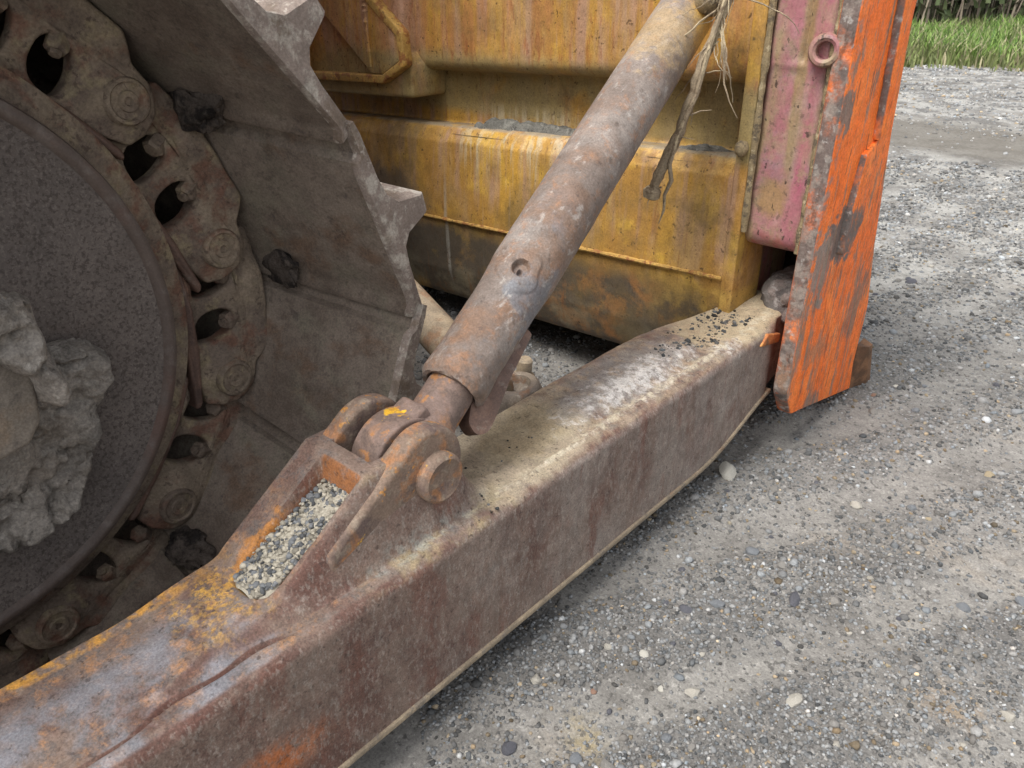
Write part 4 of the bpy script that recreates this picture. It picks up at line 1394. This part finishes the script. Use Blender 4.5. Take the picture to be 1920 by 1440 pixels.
# crumbs on the arm
def crumbs(name, boxes, seed, lab, rmax=.008, mat=None):
    Ps, Rs = [], []
    for (x0, x1, y0, y1, n) in boxes:
        x = RNG.uniform(x0, x1, n); y = RNG.uniform(y0, y1, n)
        k = vnoise(x * 40, y * 25, 0 * x, seed) > .45
        x, y = x[k], y[k]
        r = .0015 + (rmax - .0015) * RNG.random(len(x)) ** 3
        Ps.append(np.c_[x, y, arm_top(x, y) + r * .2]); Rs.append(r)
    P = np.concatenate(Ps); R = np.concatenate(Rs)
    t = grav_tints(len(P), .04, .14)
    obj(name, pebble_cloud(name, P, R, t), mat or M_GRAV, kind='stuff', label=lab, cat='dirt')


crumbs('dirt_crumbs', [(-1.0, -.86, 1.70, 2.02, 420), (-.96, -.90, 1.60, 1.72, 60)], 3, 'dark dirt crumbs scattered on the front end of the push arm')
crumbs('dirt_crumbs', [(-.99, -.91, .66, .685, 120)], 5, 'pale grit collected at the foot of the rod eye in the clevis', .006)
crumbs('dirt_crumbs', [(-.86, -.81, .78, .86, 60), (-1.0, -.84, .86, 1.1, 30)], 8, 'small grit on the dusty saddle beside the pivot pin', .004)

# ------------------------------------------------------------------ hanging root
def root_pt(p, y):
    return p


RT = bpy.data.objects.new('hanging_root', None); COL.objects.link(RT)
RT.location = (-1.02, 1.85, 1.25)
RT['label'] = 'dead plant root dangling in front of the yellow blade beside the strut top'
RT['category'] = 'root'
main = [(-.985, 1.88, 1.30), (-1.00, 1.87, 1.22), (-1.025, 1.85, 1.12), (-1.04, 1.83, 1.02), (-1.062, 1.81, .92), (-1.085, 1.79, .84), (-1.098, 1.78, .785)]
pts = []
for i in range(len(main) - 1):
    for k in range(5):
        t = k / 5
        p = Vector(main[i]).lerp(Vector(main[i + 1]), t)
        pts.append(p + Vector((random.uniform(-1, 1), random.uniform(-1, 1), 0)) * .003)
pts.append(Vector(main[-1]))
nr = len(pts)
v, f = tube(pts, [.011 + .004 * (i / nr) + .002 * random.uniform(-1, 1) for i in range(nr)], 10, .08)
obj('root_stem', mesh_from(v, f), M_ROOT, RT)
v, f = tube([Vector(main[-1]) + Vector((.0, 0, .012)), Vector(main[-1]) + Vector((-.002, 0, .004)), Vector(main[-1]) + Vector((-.004, 0, -.014)), Vector(main[-1]) + Vector((-.005, 0, -.018))], [.016, .024, .023, .014], 12, .06)
obj('root_tip', mesh_from(v, f), M_ROOT, RT)


def rootlet(p, dirv, length, r, curl=.25, n=10):
    p = Vector(p); d = Vector(dirv).normalized(); out = [p.copy()]
    for i in range(n):
        d = (d + Vector((random.uniform(-1, 1), random.uniform(-1, 1), random.uniform(-1.1, .7))) * curl).normalized()
        p = p + d * length / n
        out.append(p.copy())
    v, f = tube(out, [r * (1 - .75 * i / n) for i in range(n + 1)], 6, .1)
    obj('rootlet', mesh_from(v, f), M_ROOT, RT)
    return out


# second strand hugging the stem, then curling free
strand = [(-.99, 1.86, 1.26), (-1.01, 1.84, 1.14), (-1.022, 1.82, 1.03), (-1.05, 1.80, .94), (-1.062, 1.79, .86), (-1.052, 1.79, .82), (-1.068, 1.79, .78), (-1.066, 1.79, .74), (-1.078, 1.79, .70)]
v, f = tube([Vector(p) for p in strand], [.006, .006, .006, .006, .006, .006, .005, .004, .001], 7, .1)
obj('rootlet', mesh_from(v, f), M_ROOT, RT)
rootlet((-1.0, 1.86, 1.20), (.6, -.1, -.8), .20, .0035)
rootlet((-1.0, 1.86, 1.18), (.8, -.1, -.7), .22, .004, .22)
rootlet((-1.01, 1.85, 1.15), (-.4, -.1, -.9), .20, .0035)
rootlet((-1.01, 1.85, 1.22), (-.7, -.1, -.6), .22, .003)
rootlet((-1.02, 1.84, 1.10), (-.8, -.1, -.7), .14, .003)
rootlet((-.99, 1.86, 1.26), (.9, -.1, -.3), .22, .003)
rootlet((-1.04, 1.82, .98), (1, -.1, .35), .07, .003, .2)
rootlet((-1.02, 1.84, 1.08), (.6, -.1, .2), .08, .002)
rootlet((-1.06, 1.81, .93), (.8, -.1, -.1), .05, .002)
rootlet((-1.08, 1.79, .80), (-.6, -.1, -.7), .06, .003)
for k in range(16):
    rootlet((-1.0 + random.uniform(-.01, .01), 1.86, 1.14 + .14 * random.random()), (random.uniform(-1, 1), -.2, random.uniform(-1, .1)), random.uniform(.06, .16), .0018, .35)

# ------------------------------------------------------------------ stones
def stone_mesh(seed, sub=2):
    bm = bmesh.new(); bmesh.ops.create_icosphere(bm, subdivisions=sub, radius=1)
    co = np.array([v.co[:] for v in bm.verts])
    rs = np.random.default_rng(seed)
    h = 1 + .5 * (fbm(co[:, 0] * 1.3 + seed, co[:, 1] * 1.3, co[:, 2] * 1.3, 3, seed) - .5)
    co = co * h[:, None]
    for k in range(rs.integers(3, 8)):                 # chop flat facets
        nn = rs.normal(size=3); nn /= np.linalg.norm(nn)
        dd = rs.uniform(.55, .85); s_ = co @ nn
        co = co - np.outer(np.maximum(s_ - dd, 0), nn)
    co *= rs.uniform(.7, 1.2, 3) * np.array([1, 1, .7])
    for v, c in zip(bm.verts, co): v.co = c
    me = bpy.data.meshes.new('stone'); bm.to_mesh(me); bm.free()
    finish(me, True, 28)
    return me


def gz(x, y):
    return float(ground_h(np.array([x]), np.array([y]))[0])


def add_stone(x, y, r, kind, label, seed, rot=None, sc=(1, 1, 1), group=None, me=None):
    me = me or stone_mesh(seed)
    o = obj('stone', me, None, label=label, cat='stone', group=group)
    if len(me.materials) == 0: me.materials.append(M_STONES[kind])
    o.location = (x, y, gz(x, y) + r * .06)
    o.rotation_euler = rot or (random.uniform(-.4, .4), random.uniform(-.4, .4), random.uniform(0, 6.28))
    o.scale = (r * sc[0], r * sc[1], r * sc[2])
    return o


add_stone(-.795, 1.845, .038, 'white', 'largest whitish angular stone lying just outside the front of the push arm', 101, sc=(1, 1.25, .8), rot=(.2, .5, .8))
add_stone(-.30, 1.19, .019, 'pale', 'smooth rounded pale pebble alone on the gravel towards the lower right', 102, sc=(1, 1.2, .9))
add_stone(-.551, 1.329, .018, 'bluish grey', 'flat bluish grey chip near the middle of the open gravel', 103)
add_stone(-.424, 1.467, .022, 'dark grey', 'dark oblong stone left of the rounder grey pebble in the mid gravel', 104, sc=(1.4, .9, .7))
add_stone(-.35, 1.521, .016, 'grey', 'round grey pebble right of the dark oblong stone in the mid gravel', 105)
add_stone(-.552, .793, .020, 'bluish grey', 'bluish dark stone at the bottom edge beside the ochre sand stain', 106)
add_stone(-.664, .73, .019, 'dark grey', 'dark blunt stone near the bottom edge close to the push arm', 107)
add_stone(-.709, .666, .010, 'white', 'small white pebble at the bottom edge below the push arm', 108)
add_stone(-.592, 1.085, .010, 'white', 'small white triangular chip between the push arm and the round pale pebble', 109, sc=(1, 1, 1.2))
add_stone(-.52, 1.04, .008, 'white', 'tiny white square chip near the bottom middle gravel', 110)
add_stone(-.20, .95, .018, 'dark grey', 'dark grey stone low in the picture right of the bluish stone', 111, sc=(1.3, .9, .8))
add_stone(.0, 1.13, .016, 'pale', 'pale blunt stone in the lower right corner gravel', 112)
add_stone(-.12, 1.72, .016, 'bluish grey', 'bluish white pebble at the right edge of the mid gravel', 113)
add_stone(-.46, 1.95, .020, 'pale', 'cream coloured lump of stone in the gravel right of the arm front', 114, sc=(1.3, .8, .7))

kinds = ['grey'] * 10 + ['dark grey'] * 5 + ['pale'] * 5 + ['white'] * 1 + ['tan'] * 1 + ['bluish grey'] * 3 + ['reddish']
lab = list(M_STONES)
bank = {k: [stone_mesh(200 + 10 * i + j) for j in range(5)] for i, k in enumerate(lab)}
placed = [(o.location.x, o.location.y) for o in COL.objects if o.name.startswith('stone')]
cnt = 0; tries = 0
def place_words(x, y, d, a):
    if y > 2.9: return 'on the gravel past the orange blade end'
    if x < -.50 and y > 1.25: return 'in the gravel close to the front of the push arm'
    if x < -.45: return 'in the gravel beside the near part of the push arm'
    if d < 1.35: return 'on the gravel in the lower right corner'
    return 'in the open gravel along the right side'


while cnt < 275 and tries < 9000:
    tries += 1
    d = .75 + 4.0 * random.random() ** 1.5
    a = random.uniform(radians(-46), radians(8))
    x, y = d * sin(a), d * cos(a)
    if x < -.76 and y < 2.75: continue
    if any((x - q[0]) ** 2 + (y - q[1]) ** 2 < .0016 for q in placed): continue
    k = random.choice(kinds)
    u = random.random() ** 2.5
    r = (.0055 + .008 * u) * (1 + .22 * d)
    w = place_words(x, y, d, a)
    sz = 'larger' if u > .30 else 'small'
    add_stone(x, y, r, k, '%s %s stone %s' % (sz, k, w), 0, group='%s stones lying loose on the gravel' % k, me=random.choice(bank[k]))
    placed.append((x, y)); cnt += 1

# ------------------------------------------------------------------ verge
def edge_y(x):
    return 13.9 + (x + 3.3) * .42


def leaf_mat(name, cols):
    g = G(name)
    a = g.attr('tint')
    g.l.new(a.outputs['Color'], g.bsdf.inputs['Base Color'])
    g.bsdf.inputs['Roughness'].default_value = .7
    g.bsdf.inputs['Specular IOR Level'].default_value = .2
    return g.m


M_LEAF = leaf_mat('grass_blades', None)


def blades(name, X, Y, Z, H, W, tint, lean=.35):
    n = len(X)
    ang = RNG.uniform(0, 2 * pi, n); la = RNG.uniform(0, 2 * pi, n); ll = RNG.random(n) * lean * H
    dx, dy = np.cos(ang) * W / 2, np.sin(ang) * W / 2
    lx, ly = np.cos(la) * ll, np.sin(la) * ll
    V = np.zeros((n, 5, 3))
    V[:, 0] = np.c_[X - dx, Y - dy, Z]; V[:, 1] = np.c_[X + dx, Y + dy, Z]
    V[:, 2] = np.c_[X + dx * .8 + lx * .4, Y + dy * .8 + ly * .4, Z + H * .6]
    V[:, 3] = np.c_[X - dx * .8 + lx * .4, Y - dy * .8 + ly * .4, Z + H * .6]
    V[:, 4] = np.c_[X + lx * 1.3, Y + ly * 1.3, Z + H]
    b = (np.arange(n) * 5)[:, None]
    T = np.concatenate([b + np.array([[0, 1, 2]]), b + np.array([[0, 2, 3]]), b + np.array([[3, 2, 4]])])
    me = np_mesh(name, V.reshape(-1, 3), T)
    at = me.attributes.new('tint', 'FLOAT_COLOR', 'POINT')
    c = np.repeat(np.c_[tint, np.ones(n)], 5, 0)
    at.data.foreach_set('color', c.astype(np.float32).ravel())
    return me


n = 60000
X = RNG.uniform(-9, 3, n); t = RNG.random(n) ** 1.2
Y = edge_y(X) + t * 11 + .5 * (vnoise(X * 1.5, Y * 0 if False else X * 0, 0 * X, 5) - .5)
dens = vnoise(X * .8, Y * .8, 0 * X, 55)
k = RNG.random(n) < np.clip(.25 + 1.1 * dens, 0, 1) * (.12 + .88 * sst(Y - edge_y(X) + 1.2 * (vnoise(X * 1.6, 0 * X, 0 * X, 58) - .5), .0, .9))
X, Y, dens = X[k], Y[k], dens[k]
n = len(X)
H = (.10 + .27 * RNG.random(n)) * (.5 + .9 * dens) * (.6 + .5 * sst(Y - edge_y(X), 0, 2))
pal = np.array([[.15, .25, .05], [.22, .31, .09], [.08, .15, .04], [.36, .33, .20], [.18, .28, .07]])
tint = pal[RNG.integers(0, 5, n)] * RNG.uniform(.7, 1.3, (n, 1))
tint = np.where((vnoise(X * 1.1, Y * .7, 0 * X, 77) > .62)[:, None], tint * .5 + np.array([.17, .14, .08]) * .5, tint)
obj('grass', blades('grass', X, Y, np.full(n, -.02), H, .018 + .02 * RNG.random(n), tint, .6), M_LEAF, kind='stuff',
    label='rough green verge grass along the far edge of the gravel', cat='grass')

# dry stems and brush behind
n = 5000
X = RNG.uniform(-14, 5, n); Y = edge_y(X) + 10.0 + 4 * RNG.random(n)
H = .5 + 1.8 * RNG.random(n)
pal = np.array([[.16, .13, .10], [.10, .09, .07], [.24, .20, .15], [.10, .12, .06]])
tint = pal[RNG.integers(0, 4, n)] * RNG.uniform(.7, 1.3, (n, 1))
me1 = blades('brush', X, Y, np.full(n, -.02), H, .03 + .03 * RNG.random(n), tint, .3)
n = 60000
X = RNG.uniform(-16, 7, n); Y = edge_y(X) + 10.0 + 5 * RNG.random(n); Z = RNG.random(n) ** .8 * 3.2
k = vnoise(X * 1.2, Y * 1.2, Z * 1.5, 66) > .42
X, Y, Z = X[k], Y[k], Z[k]; n = len(X)
pal = np.array([[.09, .11, .05], [.06, .08, .04], [.15, .13, .09], [.10, .13, .06]])
tint = pal[RNG.integers(0, 4, n)] * RNG.uniform(.6, 1.3, (n, 1))
me2 = blades('leaves', X, Y, Z, .16 + .14 * RNG.random(n), .09 + .06 * RNG.random(n), tint, 1.4)
bm = bmesh.new(); bm.from_mesh(me1); bm.from_mesh(me2)
me = bpy.data.meshes.new('brush'); bm.to_mesh(me); bm.free()
obj('brush', me, M_LEAF, kind='stuff', label='dark tangled brush and dry stems behind the grass verge', cat='brush')
